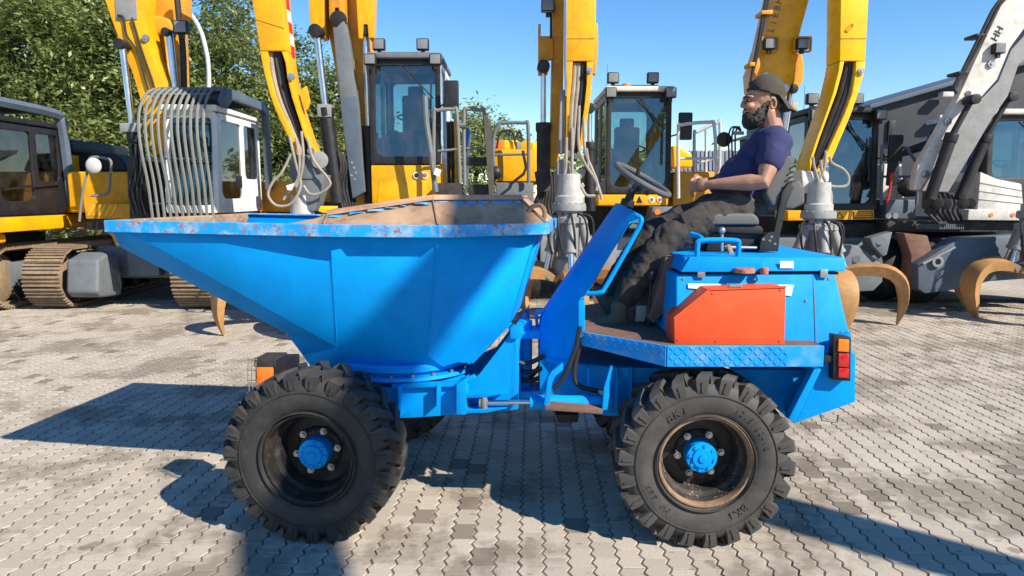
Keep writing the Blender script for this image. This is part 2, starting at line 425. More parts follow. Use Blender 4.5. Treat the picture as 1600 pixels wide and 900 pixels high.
me_p = bpy.data.meshes.new('paver'); me_p.from_pydata([tuple(v) for v in tmpl], [], tf); me_p.polygons.foreach_set('use_smooth', [False]*len(tf)); me_p.materials.append(MAT['paver_single'])
for k in single:
    o = bpy.data.objects.new('paver', me_p); COL.objects.link(o); o.parent = pavement
    o.location = (cells[k][0], cells[k][1], zj[k]); o.rotation_euler = (tilt[k][0], tilt[k][1], yaw[k])
rest = np.array([k for k in range(n) if k not in sset])
V = np.repeat(tmpl[None], len(rest), 0)
c_, s_ = np.cos(yaw[rest])[:, None], np.sin(yaw[rest])[:, None]
W = np.empty_like(V)
W[..., 0] = V[..., 0]*c_-V[..., 1]*s_+cells[rest, 0][:, None]
W[..., 1] = V[..., 0]*s_+V[..., 1]*c_+cells[rest, 1][:, None]
W[..., 2] = V[..., 2]+zj[rest][:, None]+V[..., 0]*tilt[rest, 1][:, None]*-1+V[..., 1]*tilt[rest, 0][:, None]
def np_mesh(name, verts, faces_per, k, nv, tones, mat, tone_name='tone'):
    """k copies of one face list (faces_per) over verts (k*nv)"""
    me = bpy.data.meshes.new(name); me.vertices.add(len(verts)); me.vertices.foreach_set('co', verts.astype(np.float32).ravel())
    li = np.concatenate([np.array(f) for f in faces_per]); ls = np.array([len(f) for f in faces_per])
    LI = (li[None]+(np.arange(k)*nv)[:, None]).ravel(); LS = np.tile(ls, k)
    me.loops.add(len(LI)); me.loops.foreach_set('vertex_index', LI.astype(np.int32))
    me.polygons.add(len(LS)); me.polygons.foreach_set('loop_start', np.concatenate([[0], np.cumsum(LS)[:-1]]).astype(np.int32))
    me.update(calc_edges=True)
    at = me.attributes.new(tone_name, 'FLOAT', 'POINT'); at.data.foreach_set('value', np.repeat(tones, nv).astype(np.float32))
    me.polygons.foreach_set('use_smooth', np.zeros(len(LS), bool)); me.materials.append(mat); return me
me = np_mesh('paver_field', W.reshape(-1, 3), tf, len(rest), 30, tone[rest], MAT['paver'])
o = bpy.data.objects.new('paver_field', me); COL.objects.link(o); o.parent = pavement; o['kind'] = 'stuff'
# verge behind the machines
mb = MB(); mb.poly([(-60, 24, -.01), (10, 24, -.01), (10, 60, .5), (-60, 60, .5)])
build(mb, 'grass_verge', MAT['grass'])['kind'] = 'structure'

# ------------------------------------------------------------ the dumper
CY = 4.43                        # its centre line
PV = Vector((.085, CY, 0)); ART = R(6.5)
FWD = Vector((-cos(ART), sin(ART), 0)); LAT = Vector((sin(ART), cos(ART), 0)); UP = Vector((0, 0, 1))
def fw(u, w_, z): return PV+FWD*u+LAT*w_+UP*z
def FL(px, py, w_):
    d = ray(px, py); t = (w_-(CAMP-PV).dot(LAT))/d.dot(LAT); return CAMP+d*t
def mirror(p):                   # across the front unit's centre plane
    return p-LAT*(2*(p-PV).dot(LAT))
dumper = thing('wheeled_dumper', 'bright blue wheeled dumper with open hopper and driver seat on the paving', 'dumper', (0, CY, 0))
def part(mb, name, mat, parent=None, **k): return build(mb, name, MAT[mat], parent or dumper, **k)

# ---- wheels
def make_lug_tyre(rad, wid, nl, sh=.105, dp=.035):
    """tyre around +Y axis, centre at origin; near face at -Y"""
    h = wid/2; mb = MB(); rb = rad-dp
    prof = [(.235, h*.62), (.250, h*.80), (.290, h*.95), (.345, h*1.0), (.395, h*.95), (rb-.02, h*.84), (rb-.002, h*.66), (rb+.004, h*.3), (rb+.004, -h*.3), (rb-.002, -h*.66), (rb-.02, -h*.84), (.395, -h*.95), (.345, -h*1.0), (.290, -h*.95), (.250, -h*.80), (.235, -h*.62)]
    mb.lathe(prof, (0, 0, 0), (0, 1, 0), 72)
    # two thin rings on the sidewall
    for rr_ in (.262, .372):
        for s in (-1, 1):
            mb.lathe([(rr_-.004, s*h*.90), (rr_-.002, s*(h*1.015)), (rr_+.002, s*(h*1.015)), (rr_+.004, s*h*.90)], (0, 0, 0), (0, 1, 0), 64)
    for s in (-1, 1):
        for k in range(nl):
            a0 = 2*pi*(k+(.5 if s > 0 else 0))/nl
            def q(rad_, ang, y): return Vector((rad_*sin(ang), y, rad_*cos(ang)))
            # stations from sidewall over the shoulder to the middle
            st = [(rad-sh, h*.965, 0, .030), (rad-sh*.57, h*1.00, 0, .034), (rad-.016, h*.97, .01, .036), (rad, h*.84, .035, .032), (rad+.002, h*.45, .10, .027), (rad+.002, -h*.06, .19, .023)]
            rings = []
            for (r_, y, da, hw) in st:
                deep = .05
                ang = a0+da*1.05; hwa = hw/rad
                i_r, i_y = r_-deep, y-.02 if y > h*.9 else y
                if y > h*.9: inner = [(r_-.012, y-.05)]*2
                else: inner = [(rb-.03, y)]*2
                rings.append([q(r_, ang-hwa, s*y), q(r_, ang+hwa, s*y), q(inner[0][0], ang+hwa*1.35, s*inner[0][1]), q(inner[1][0], ang-hwa*1.35, s*inner[1][1])])
            mb.loft(rings)
            # the drain notch moulded in the shoulder end of each lug
            ang = a0
            if sh > .09: mb.add([q(rad-.088, ang-.016, s*(h*.985+.006)), q(rad-.088, ang+.016, s*(h*.985+.006)), q(rad-.035, ang+.008, s*(h*1.0+.006)), q(rad-.035, ang-.008, s*(h*1.0+.006)),
                    q(rad-.088, ang-.022, s*(h*.9)), q(rad-.088, ang+.022, s*(h*.9)), q(rad-.035, ang+.014, s*(h*.9)), q(rad-.035, ang-.014, s*(h*.9))],
                   [[0, 1, 2, 3], [0, 4, 5, 1], [1, 5, 6, 2], [2, 6, 7, 3], [3, 7, 4, 0]])
    return mb
def xform(mb, M):
    r = MB(); r.v = [M@p for p in mb.v]; r.f = mb.f; return r
def text_mesh(body, size, depth):
    cu = bpy.data.curves.new('t', 'FONT'); cu.body = body; cu.size = size; cu.extrude = depth; cu.resolution_u = 2
    cu.align_x = 'CENTER'; cu.align_y = 'CENTER'
    ob = bpy.data.objects.new('t', cu); COL.objects.link(ob); bpy.context.view_layer.update()
    me = bpy.data.meshes.new_from_object(ob.evaluated_get(bpy.context.evaluated_depsgraph_get()))
    mb = MB(); mb.add([v.co for v in me.vertices], [list(p.vertices) for p in me.polygons])
    bpy.data.objects.remove(ob); bpy.data.curves.remove(cu); bpy.data.meshes.remove(me); return mb
def put_text(mb, body, size, depth, org, xdir, ydir):
    t = text_mesh(body, size, depth); x = Vector(xdir).normalized(); y = Vector(ydir).normalized(); z = x.cross(y)
    for i, p in enumerate(t.v): t.v[i] = Vector(org)+x*p.x+y*p.y+z*p.z
    return mb.add(t.v, t.f)
def wheel(center, rz, near, rim_rusty, lettering):
    """near = -1 when its dished face looks to the camera (-Y)"""
    T = Matrix.Translation(center)@Matrix.Rotation(rz, 4, 'Z')@Matrix.Rotation(0 if near < 0 else pi, 4, 'Z')@Matrix.Rotation(random.random()*.3, 4, 'Y')
    rad, wid = .478, .315; h = wid/2
    root = part(xform(make_lug_tyre(rad, wid, 22) if rim_rusty else make_lug_tyre(rad, wid, 23, .096, .028), T), 'wheel', 'rubber_worn' if rim_rusty else 'rubber_front', ang=38)
    # the wheel part itself carries the tyre; rim, hub and nuts are its pieces
    mb = MB(); mb.lathe([(.243, -h*.80), (.250, -h*.74), (.247, -h*.66), (.232, -h*.62), (.228, -h*.5), (.222, -h*.30), (.205, -h*.16), (.200, .02), (.196, .055), (.06, .062), (.03, .06), (0, .06)], (0, 0, 0), (0, 1, 0), 64)
    part(xform(mb, T), 'rim', 'rim_inner' if rim_rusty else 'wheel_black', root, ang=25)
    mb = MB(); mb.lathe([(.252, -h*.72), (.2535, -h*.83), (.247, -h*.87), (.238, -h*.87), (.2335, -h*.80), (.2305, -h*.62)], (0, 0, 0), (0, 1, 0), 64)
    part(xform(mb, T), 'rim_flange', 'rim_rust' if rim_rusty else 'wheel_black', root, ang=25)
    mb = MB(); mb.lathe([(.196, .05), (.13, .042), (.125, .03), (.11, .02), (.0, .02)], (0, 0, 0), (0, 1, 0), 48)
    part(xform(mb, T), 'wheel_disc', 'wheel_black', root, ang=25)
    mb = MB(); mb.lathe([(.085, .03), (.085, -.05), (.082, -.062), (.055, -.066), (.052, -.076), (.022, -.078), (.02, -.085), (0, -.086)], (0, 0, 0), (0, 1, 0), 36)
    for k in range(8):
        a = 2*pi*k/8; mb.cyl((.066*sin(a), -.06, .066*cos(a)), (.066*sin(a), -.073, .066*cos(a)), .010, n=6)
    part(xform(mb, T), 'hub', 'blue', root, ang=30, bevel=0)
    for k in range(6):
        a = 2*pi*k/6+.25; x, z = .118*sin(a), .118*cos(a); mb = MB()
        mb.cyl((x, .03, z), (x, -.005, z), .021, .021, 6); mb.cyl((x, -.005, z), (x, -.022, z), .012, .012, 10)
        nut = part(xform(mb, T), 'wheel_nut', 'steel', root)
        if True:
            mb = MB(); mb.cyl((x, -.0225, z), (x, -.026, z), .011, .011, 10); nut.data.materials.append(MAT['blue'])
    if lettering:
        for txt, a0, size, r_, flip in (('BKT', -42, .062, .318, False), ('12.5/80-18', 40, .042, .325, False), ('MP 567', 222, .046, .322, False), ('BKT', 135, .06, .318, False)):
            mb = MB(); step = size*.70/r_
            for i, ch in enumerate(txt):
                if ch == ' ': continue
                a = R(a0)+(i-(len(txt)-1)/2)*step
                rd = Vector((sin(a), 0, cos(a))); tg = Vector((cos(a), 0, -sin(a)))
                org = rd*r_; org.y = -h*.985
                put_text(mb, ch, size, .004, org, tg, rd)
            part(xform(mb, T), 'sidewall_lettering', 'rubber_worn', root, kind='stuff')
    return root
WR = .478
c_fn = FL(496, 709, -.975+.157); c_fn.z = WR-.006
c_ff = mirror(c_fn)
c_rn = P(1092, 714, 3.535+.157); c_rn.z = WR-.006
c_rf = Vector((c_rn.x, 2*CY-c_rn.y, c_rn.z))
wheel(c_fn, -ART, -1, False, False); wheel(c_ff, -ART, 1, False, False)
wheel(c_rn, 0, -1, True, True); wheel(c_rf, 0, 1, True, False)
# axles
mb = MB(); mb.cyl(c_fn+LAT*.2, c_ff-LAT*.2, .07); mb.box((c_fn+c_ff)/2, (.3, .34, .3), -ART); part(mb, 'axle', 'blue', bevel=.01)
mb = MB(); mb.cyl(c_rn+Vector((0, .2, 0)), c_rf-Vector((0, .2, 0)), .07); mb.box((c_rn+c_rf)/2, (.3, .34, .3)); part(mb, 'axle', 'blue', bevel=.01)

# ---- hopper (shell of welded facets)
WH = .79
q = dict(a0=FL(165, 350, -WH), a1=FL(181, 382, -.715), b=FL(248, 388, -.765), kt=FL(515, 366, -WH), kb=FL(527, 543, -.42),
         mt=FL(683, 368, -WH), mb=FL(668, 556, -.44), rt=FL(838, 364, -.40), rl=FL(797, 505, -.36), rb=FL(748, 556, -.30),
         f=FL(448, 521, -.39), g=FL(486, 573, -.35), h=FL(692, 573, -.37))
for k in ('kt', 'mt', 'rt'): q[k].z = (q['kt'].z+q['mt'].z+q['rt'].z)/3
Q = {k: mirror(v) for k, v in q.items()}
keys = list(q); idx = {k: i for i, k in enumerate(keys)}; nk = len(keys)
mb = MB(); verts = [q[k] for k in keys]+[Q[k] for k in keys]
def A(*ks): return [idx[k] for k in ks]
side = [A('a0', 'b', 'kb', 'kt'), A('kt', 'kb', 'mb', 'mt'), A('mt', 'mb', 'rb', 'rl', 'rt'), A('a0', 'a1', 'f', 'kb', 'b'), A('kb', 'f', 'g', 'h', 'mb'), A('mb', 'h', 'rb')]
fs = list(side)+[[i+nk for i in f[::-1]] for f in side]
for a, b in (('rt', 'rl'), ('rl', 'rb'), ('rb', 'h'), ('h', 'g'), ('g', 'f'), ('f', 'a1')):
    fs.append([idx[a], idx[b], idx[b]+nk, idx[a]+nk])
mb.add(verts, fs)
hop = part(mb, 'hopper', 'blue', ang=12)
sm = hop.modifiers.new('plate', 'SOLIDIFY'); sm.thickness = .012; sm.offset = -1
# weld seams along the facet edges
for a, b in (('kt', 'kb'), ('mt', 'mb'), ('rt', 'rl')):
    mbw = MB(); mbw.tube([q[a].lerp(q[b], t) for t in np.linspace(.03, .98, 8)], .003, 6)
    part(mbw, 'weld_seam', 'blue', hop)
# rim angle round the mouth
def rimpts(sign):
    a = [FL(163, 344, -WH-.02), FL(515, 350, -WH-.02), FL(686, 352, -WH-.02), FL(857, 349, -.42)]
    zz = (a[1].z+a[2].z+a[3].z)/3
    for p in a[1:]: p.z = zz
    return a
near = rimpts(1); far = [mirror(p) for p in near]
loop = near+far[::-1]
mb = MB()
for i in range(len(loop)-1):
    p0, p1 = loop[i], loop[i+1]
    if i == 3: pass
    a = (p1-p0).normalized(); nrm = a.cross(UP).normalized()
    ctr = PV+FWD*.9
    if nrm.dot(p0-ctr) < 0: nrm = -nrm
    if i == 3: nrm = -FWD
    e = a*.006
    hh = Vector((0, 0, -.066)) if i not in () else 0
    h0 = h1 = hh
    mb.add([p0-e, p1+e, p1+e+h1, p0-e+h0, p0-e-nrm*.05, p1+e-nrm*.05, p1+e-nrm*.05+Vector((0, 0, -.012)), p0-e-nrm*.05+Vector((0, 0, -.012)), p0-e-nrm*.012+h0, p1+e-nrm*.012+h1, p1+e-nrm*.012+Vector((0, 0, -.012)), p0-e-nrm*.012+Vector((0, 0, -.012))],
           [[0, 1, 2, 3], [0, 4, 5, 1], [3, 2, 9, 8], [8, 9, 10, 11], [4, 7, 6, 5], [7, 11, 10, 6], [0, 3, 8, 11, 7, 4], [1, 5, 6, 10, 9, 2]])
rim = part(mb, 'hopper_rim', 'rim_edge', ang=20, bevel=.003, seg=1)
# lip plate at the spout
mb = MB(); l0, l1 = near[0], far[0]
mb.prism([l0+Vector((0, 0, .0)), FL(182, 386, -.715), FL(188, 384, -.715), l0+Vector((.03, 0, -.005))], (l1-l0)*1.0)
part(mb, 'spout_lip', 'rust', hop, bevel=.002, seg=1)
# spill guard: rusty plates leaning inwards
gb = [FL(425, 352, -WH+.01), FL(505, 352, -WH+.01), FL(684, 352, -WH+.01), FL(853, 350, -.40)]
gt = [FL(470, 348, -.66), FL(512, 335, -.64), FL(676, 311, -.60), FL(812, 312, -.27)]
gz = near[1].z
for p in gb: p.z = gz-.004
gz_t = gt[2].z; gt[3].z = gz_t
mb = MB(); TH = Vector((0, 0, -.010))
for s in (0, 1):
    B_ = gb if not s else [mirror(p) for p in gb]; T_ = gt if not s else [mirror(p) for p in gt]
    for i in (0, 1, 2):
        mb.prism([B_[i], B_[i+1], T_[i+1], T_[i]], TH)
B0, T0 = gb[3], gt[3]; mb.prism([B0, mirror(B0), mirror(T0), T0], TH)
guard = part(mb, 'spill_guard', 'rust_plate', ang=20)
mb = MB()
for s in (0, 1):
    T_ = gt if not s else [mirror(p) for p in gt]
    for i in (1, 2):
        inn = LAT*(.05 if not s else -.05)
        mb.prism([T_[i]+UP*.004, T_[i+1]+UP*.004, T_[i+1]+inn+UP*.004, T_[i]+inn+UP*.004], UP*.016)
mb.prism([T0+UP*.004, mirror(T0)+UP*.004, mirror(T0)+FWD*.05+UP*.004, T0+FWD*.05+UP*.004], UP*.016)
part(mb, 'guard_flange', 'rust', guard, bevel=.003, seg=1)
for i in (1, 2, 3):
    mb = MB(); mb.tube([gb[i].lerp(gt[i], t)+UP*.004 for t in (0, 1)], .007, 6); part(mb, 'guard_seam', 'rim_rust', guard)
for i in (1, 2):
    outd = (gb[i]-gt[i]); outd.z = 0; outd.normalize(); outd2 = gb[i+1]-gt[i+1]; outd2.z = 0; outd2.normalize()
    mb = MB(); mb.prism([gt[i]+UP*.024+outd*.012, gt[i+1]+UP*.024+outd2*.012, gt[i+1]-UP*.004+outd2*.026, gt[i]-UP*.004+outd*.026], outd*.008); part(mb, 'guard_edge', 'rust_light', guard, bevel=.001, seg=1)
# chipped remains of blue paint along the guard edge
rs = random.Random(5)
for i in (1, 2):
    d = (gb[i]-gt[i]).normalized(); d2 = (gb[i+1]-gt[i+1]).normalized(); f = .02
    while f < .95:
        g = min(.97, f+rs.uniform(.04, .16)); w1, w2 = rs.uniform(.034, .062), rs.uniform(.034, .062); mb = MB()
        A0, A1 = gt[i].lerp(gt[i+1], f), gt[i].lerp(gt[i+1], g)
        mb.prism([A0+UP*.003+d*.026, A1+UP*.003+d2*.026, A1+d2*w2+UP*.003, A0.lerp(A1, .5)+d*(w1+w2)*.55+UP*.003, A0+d*w1+UP*.003], UP*.002); part(mb, 'paint_flake', 'rim_edge', guard)
        f = g+rs.uniform(.0, .09)
# lashing loop at the back of the hopper
mb = MB(); hk = [FL(824, 333, -.36), FL(832, 323, -.36), FL(844, 321, -.36), FL(851, 331, -.36), FL(848, 344, -.36), FL(838, 349, -.36)]
mb.tube(hk, .014, 10, smooth=5); part(mb, 'lashing_loop', 'rim_rust', hop)

# ---- front frame and turntable
def fplate(pts, w_, th, name, mat='blue', parent=None, bevel=.004):
    mb = MB(); mb.prism([FL(x, y, w_) for x, y in pts], LAT*th); return part(mb, name, mat, parent, bevel=bevel)
ctr = fw(.80, 0, 0)
tt = FL(610, 588, -.48)
mb = MB(); mb.lathe([(0, .075), (.46, .075), (.475, .06), (.475, .035), (.44, .03), (.44, .012), (.50, .008), (.505, -.012), (.3, -.02), (0, -.02)], ctr+UP*(tt.z-.02), UP, 64)
turn = part(mb, 'turntable', 'blue', ang=30)
for k in range(24):
    mb = MB(); a = 2*pi*k/24; p = ctr+Vector((cos(a), sin(a), 0))*.485+UP*(tt.z-.016); mb.cyl(p, p+UP*.022, .011, n=6)
    part(mb, 'turntable_bolt', 'steel', turn)
mb = MB(); mb.lathe([(0, -.03), (.36, -.03), (.36, .09), (0, .09)], ctr+UP*(tt.z+.02), UP, 40); part(mb, 'slew_ring', 'black_dusty', turn)
# hopper cradle under the shell
for s in (-1, 1):
    mb = MB(); mb.prism([fw(.95, s*.3, tt.z+.055), fw(.28, s*.3, tt.z+.055), fw(.05, s*.3, tt.z+.30), fw(.12, s*.3, tt.z+.33), fw(.40, s*.3, tt.z+.12), fw(.95, s*.3, tt.z+.12)], LAT*(.03*s))
    part(mb, 'cradle', 'blue', turn, bevel=.004)
w0 = -.46
beam = fplate([(560, 603), (617, 606), (718, 601), (718, 648), (640, 653), (560, 655)], w0, .92, 'front_frame')
fplate([(716, 600), (748, 586), (802, 516), (809, 516), (809, 640), (716, 648)], -.40, .05, 'frame_upright', parent=beam)
o = fplate([(716, 600), (748, 586), (802, 516), (809, 516), (809, 640), (716, 648)], -.40, .05, 'frame_upright', parent=beam); o.location = LAT*.75
# cross plates between the uprights
mb = MB(); a0, a1 = FL(806, 520, -.4), FL(806, 640, -.4)
mb.prism([a0, a1, a1-FWD*-.03, a0-FWD*-.03], LAT*.80); part(mb, 'cross_plate', 'blue', beam, bevel=.003)
fplate([(797, 513), (814, 512), (816, 522), (808, 530), (797, 530)], -.42, .12, 'lug', parent=beam)
# gussets and pocket lines on the beam
fplate([(621, 604), (626, 604), (626, 651), (622, 652)], w0-.075, .075, 'gusset', parent=beam, bevel=.002)
fplate([(682, 603), (687, 603), (687, 612), (682, 636)], w0-.06, .06, 'gusset', parent=beam, bevel=.002)
fplate([(713, 600), (728, 592), (728, 648), (713, 648)], w0-.07, .12, 'gusset', parent=beam, bevel=.003)
fplate([(612, 600), (716, 597), (740, 586), (742, 591), (718, 604), (612, 607)], w0-.03, .035, 'flange', parent=beam, bevel=.002)
for s, yy in ((0, 616), (1, 640)):
    fplate([(728, yy), (792, yy-2), (760, yy+5), (728, yy+6)], -.52, .13, 'clevis_plate', parent=beam, bevel=.002)
# steering ram
mb = MB(); p0, p1 = FL(757, 629, -.50), FL(836, 628, -.50); mb.cyl(p0, p1, .014); rod = part(mb, 'steering_ram', 'chrome')
mb = MB(); mb.cyl(p0-FWD*-.03, p0+FWD*.02, .03, n=12); mb.cyl(p0+UP*.04, p0-UP*.05, .02, n=12); part(mb, 'clevis', 'steel', rod, bevel=.003)
p1 = P(828, 628, 3.90); p2 = P(938, 629, 3.90)
mb = MB(); mb.cyl(p1, p2, .040, n=20); mb.cyl(p1, p1+Vector((.03, 0, 0)), .046, n=20); part(mb, 'ram_barrel', 'blue', rod)

# ---- head lamp on the front axle
pl = FL(421, 584, -.60)
def fbox(x0, x1, y0, y1, w_, dep, name, mat, parent=None, bevel=.004):
    return fplate([(x0, y0), (x1, y0), (x1, y1), (x0, y1)], w_, dep, name, mat, parent, bevel)
lamp = fbox(399, 449, 563, 606, -.70, .17, 'lamp_housing', 'black')
fbox(401, 426, 574, 604, -.715, .014, 'indicator_lens', 'amber_lens', lamp, .003)
fbox(397, 430, 560, 574, -.712, .16, 'lamp_visor', 'black_dusty', lamp, .003)
mb = MB()
for xx in (388, 394, 400):
    mb.tube([FL(xx, 560, -.72), FL(xx-1, 590, -.73), FL(xx+2, 616, -.72)], .003, 5)
for yy in (562, 578, 594, 614):
    mb.tube([FL(386, yy, -.72), FL(402, yy, -.73)], .003, 5)
part(mb, 'wire_guard', 'bars', lamp)
mb = MB(); mb.bar(FL(425, 604, -.62), FL(470, 640, -.55), .05, .05); part(mb, 'lamp_bracket', 'blue', lamp)

# ---- centre joint between the halves
mb = MB()
for z in (.60, .98):
    mb.prism([(-.02, CY-.12, z), (.42, CY-.12, z), (.42, CY+.12, z), (-.02, CY+.12, z)], (0, 0, .045))
mb.cyl((.085, CY, .55), (.085, CY, 1.08), .045, n=16)
part(mb, 'articulation_joint', 'blue', bevel=.004)
mb = MB()
for k, (a, b) in enumerate((((795, 560), (850, 556)), ((795, 570), (852, 574)), ((795, 583), (850, 588)), ((798, 600), (850, 566)))):
    pa, pb = P(a[0], a[1], 4.2+.07*k), P(b[0], b[1], 4.25+.05*k); mid = (pa+pb)/2-UP*.04
    mb.tube([pa, mid, pb], .016, 8, smooth=6)
part(mb, 'hydraulic_hose', 'hose_black')

# ---- rear unit
def rplate(pts, Y, th, name, mat='blue', parent=None, bevel=.004, **k):
    mb = MB(); mb.prism([P(x, y, Y) for x, y in pts], (0, th, 0)); return part(mb, name, mat, parent, bevel=bevel, **k)
# steering pedestal
YP = 3.98
def taper(pts, name, mat='blue', parent=None, bevel=.004, **k):
    near_ = [P(*t) for t in pts]; far_ = [Vector((p.x, 2*CY-p.y, p.z)) for p in near_]; n_ = len(pts)
    mb = MB(); mb.add(near_+far_, [list(range(n_))[::-1], list(range(n_, 2*n_))]+[[i, (i+1) % n_, n_+(i+1) % n_, n_+i] for i in range(n_)])
    return part(mb, name, mat, parent, bevel=bevel, **k)
Yf = YP+.33
for x in (918, 962, 985):
    rplate([(x, 574), (x+3, 574), (x+3, 640), (x, 640)], YP+.0, .05, 'chassis_rib', 'blue', bevel=.002)
ped = taper([(843, 522, Yf), (848, 497, Yf), (971, 317, Yf), (1001, 336, YP+.1), (999, 344, YP+.09), (984, 350, YP+.08), (930, 436, YP), (920, 456, YP), (908, 470, YP), (908, 520, YP), (905, 548, YP), (898, 566, YP+.02), (843, 560, Yf)], 'pedestal', bevel=.010, seg=3)
taper([(843, 562, Yf), (898, 568, YP+.03), (960, 574, YP+.03), (1075, 576, YP+.03), (1075, 650, YP+.03), (950, 650, YP+.03), (900, 643, YP+.03), (843, 637, Yf)], 'chassis', bevel=.004)
taper([(846, 557, Yf-.03), (880, 566, YP+.06), (900, 563, YP-.02), (897, 570, YP-.02), (880, 573, YP+.06), (848, 563, Yf-.03)], 'chassis_flange', bevel=.002)
rplate([(904, 471), (914, 468), (914, 516), (904, 516)], YP-.015, .06, 'pedestal_edge', 'blue', ped, bevel=.003)
mb = MB(); Yh = YP-.03
mb.tube([P(993, 336, YP), P(1002, 342, Yh), P(999, 354, Yh), P(990, 371, Yh), P(948, 445, Yh), P(938, 457, Yh), P(917, 459, YP)], .014, 10, smooth=6)
part(mb, 'grab_handle', 'blue', ped)
mb = MB(); mb.cyl(P(979, 322, 4.22), P(988, 296, 4.22), .030, .022, 16); mb.cyl(P(979, 322, 4.22), P(982, 312, 4.22), .042, .040, 16)
part(mb, 'steering_shaft', 'black', ped, bevel=.003)
# steering wheel
cw = P(1004, 281, 4.24); ax = (P(1004, 281, 4.24)-P(983, 318, 4.24)).normalized(); ax.y = -.22; ax.normalize()
a, b, c = frame_of(ax); mb = MB(); RW = .178
mb.tube([cw+(b*cos(2*pi*i/40)+c*sin(2*pi*i/40))*RW for i in range(40)], .0185, 10, closed=True)
sw = part(mb, 'steering_wheel', 'seat_grey')
mb = MB()
for k in range(3):
    t = 2*pi*k/3+.4; d = b*cos(t)+c*sin(t); mb.bar(cw-ax*.06+d*.02, cw+d*(RW-.008), .035, .007, ax)
mb.cyl(cw-ax*.075, cw-ax*.035, .035, .03, 16); part(mb, 'spoke', 'black', sw, bevel=.002)
mb = MB(); kp = cw+(b*cos(2.2)+c*sin(2.2))*RW; mb.cyl(P(990, 300, 4.16), P(996, 272, 4.14), .006, .006, 8); mb.cyl(P(996, 274, 4.14), P(998, 264, 4.14), .012, .012, 8)
part(mb, 'control_lever', 'black', ped)
# front step, hoses
rplate([(849, 640), (856, 590), (862, 580), (880, 567), (880, 578), (868, 588), (862, 600), (858, 641)], 3.80, .05, 'step_bracket', 'blue', bevel=.003)
mb = MB(); z_ = P(900, 640, 3.82).z
mb.prism([P(852, 634, 3.78), P(942, 641, 3.78), P(942, 647, 3.78), P(852, 641, 3.78)], (0, .20, .012)); step = part(mb, 'step', 'rust_deck', bevel=.003)
rplate([(944, 606), (954, 572), (959, 572), (949, 640), (941, 642)], 3.80, .03, 'step_strut', 'blue', step, bevel=.002)
for pts in ([(906, 510), (899, 545), (880, 590), (864, 608)], [(904, 545), (897, 585), (907, 604), (940, 612)]):
    mb = MB(); mb.tube([P(x, y, 3.96) for x, y in pts], .0145, 8, smooth=8); h_ = part(mb, 'hydraulic_hose', 'hose_black')
mb = MB(); mb.cyl(P(934, 612, 3.955), P(945, 613, 3.955), .02, n=10); part(mb, 'hose_fitting', 'steel', h_)
rplate([(868, 648), (905, 648), (903, 660), (872, 660)], 4.3, .2, 'drain_box', 'black')
# platform: deck, rim plate with tread pattern
YN = 3.60
dk = [P(908, 516, YP+.02), P(1042, 541, YN+.06), P(1288, 541, YN+.06)]
zt = P(1042, 541, YN).z
pts = [Vector((P(910, 515, YP).x, YP, zt)), Vector((P(1042, 541, YN).x, YN, zt)), Vector((P(1287, 541, YN).x, YN, zt)), Vector((P(1287, 541, YN).x, 2*CY-YN, zt)), Vector((P(1042, 541, YN).x, 2*CY-YN, zt)), Vector((P(910, 515, YP).x, 2*CY-YP, zt))]
mb = MB(); mb.prism(pts, (0, 0, -.012)); deck = part(mb, 'platform', 'rust_deck', bevel=.002, seg=1)
for i in (0, 1):
    mb = MB(); p0, p1 = pts[i], pts[i+1]; a = (p1-p0).normalized(); nn = Vector((a.y, -a.x, 0))
    mb.prism([p0+UP*.004, p1+UP*.004, p1-UP*.108, p0-UP*.075 if i == 0 else p0-UP*.108], nn*.010)
    part(mb, 'platform_skirt', 'blue_worn', deck, bevel=.002, seg=1)
p0, p1 = pts[3], pts[4]; mb = MB()
mb.prism([p0+UP*.004, p1+UP*.004, p1-UP*.108, p0-UP*.108], (0, .01, 0))
skirt = part(mb, 'platform_skirt', 'blue_worn', deck, bevel=.002, seg=1)
mb = MB(); xs = np.arange(pts[1].x+.02, pts[1].x+.62, .026)
for i, x in enumerate(xs):
    for j in range(4):
        z = zt-.012-j*.026; sgn = 1 if (i+j) % 2 else -1
        mb.bar((x-.009, YN-.0115, z-.009*sgn), (x+.009, YN-.0115, z+.009*sgn), .004, .004, (0, 1, 0))
d01 = (pts[1]-pts[0]); L01 = d01.length; d01.normalize(); n01 = Vector((d01.y, -d01.x, 0))
for i in range(int(L01/.026)):
    for j in range(3):
        sgn = 1 if (i+j) % 2 else -1; c0 = pts[0]+d01*(.013+i*.026)+n01*.0115-UP*(.012+j*.022)
        mb.bar(c0-d01*.009-UP*.009*sgn, c0+d01*.009+UP*.009*sgn, .004, .004, n01)
part(mb, 'tread_pattern', 'blue_worn', deck, kind='stuff')
# rear body under the platform
rplate([(1050, 577), (1282, 578), (1242, 662), (1215, 640), (1180, 600), (1120, 585)], YN+.28, .03, 'wheel_arch', 'blue', bevel=.002)
tail = rplate([(1284, 577), (1306, 527), (1330, 520), (1331, 553), (1337, 553), (1336, 628), (1243, 661)], YN+.06, .05, 'tail_plate', bevel=.003)
rplate([(1272, 577), (1284, 577), (1243, 661), (1232, 655)], YN-.0, .06, 'tail_flange', 'blue', tail, bevel=.003)
mb = MB(); a0, a1, a2 = P(1331, 553, YN+.1), P(1336, 628, YN+.1), P(1245, 660, YN+.1)
mb.prism([a0, a1, a2, P(1284, 590, YN+.1)], (0, 1.44, 0)); part(mb, 'counterweight', 'blue', bevel=.01)
mb = MB(); mb.tube([P(1282, 648, 3.9), P(1284, 656, 3.9), P(1308, 660, 3.9), P(1310, 648, 3.9)], .006, 6); part(mb, 'towing_eye', 'bars')
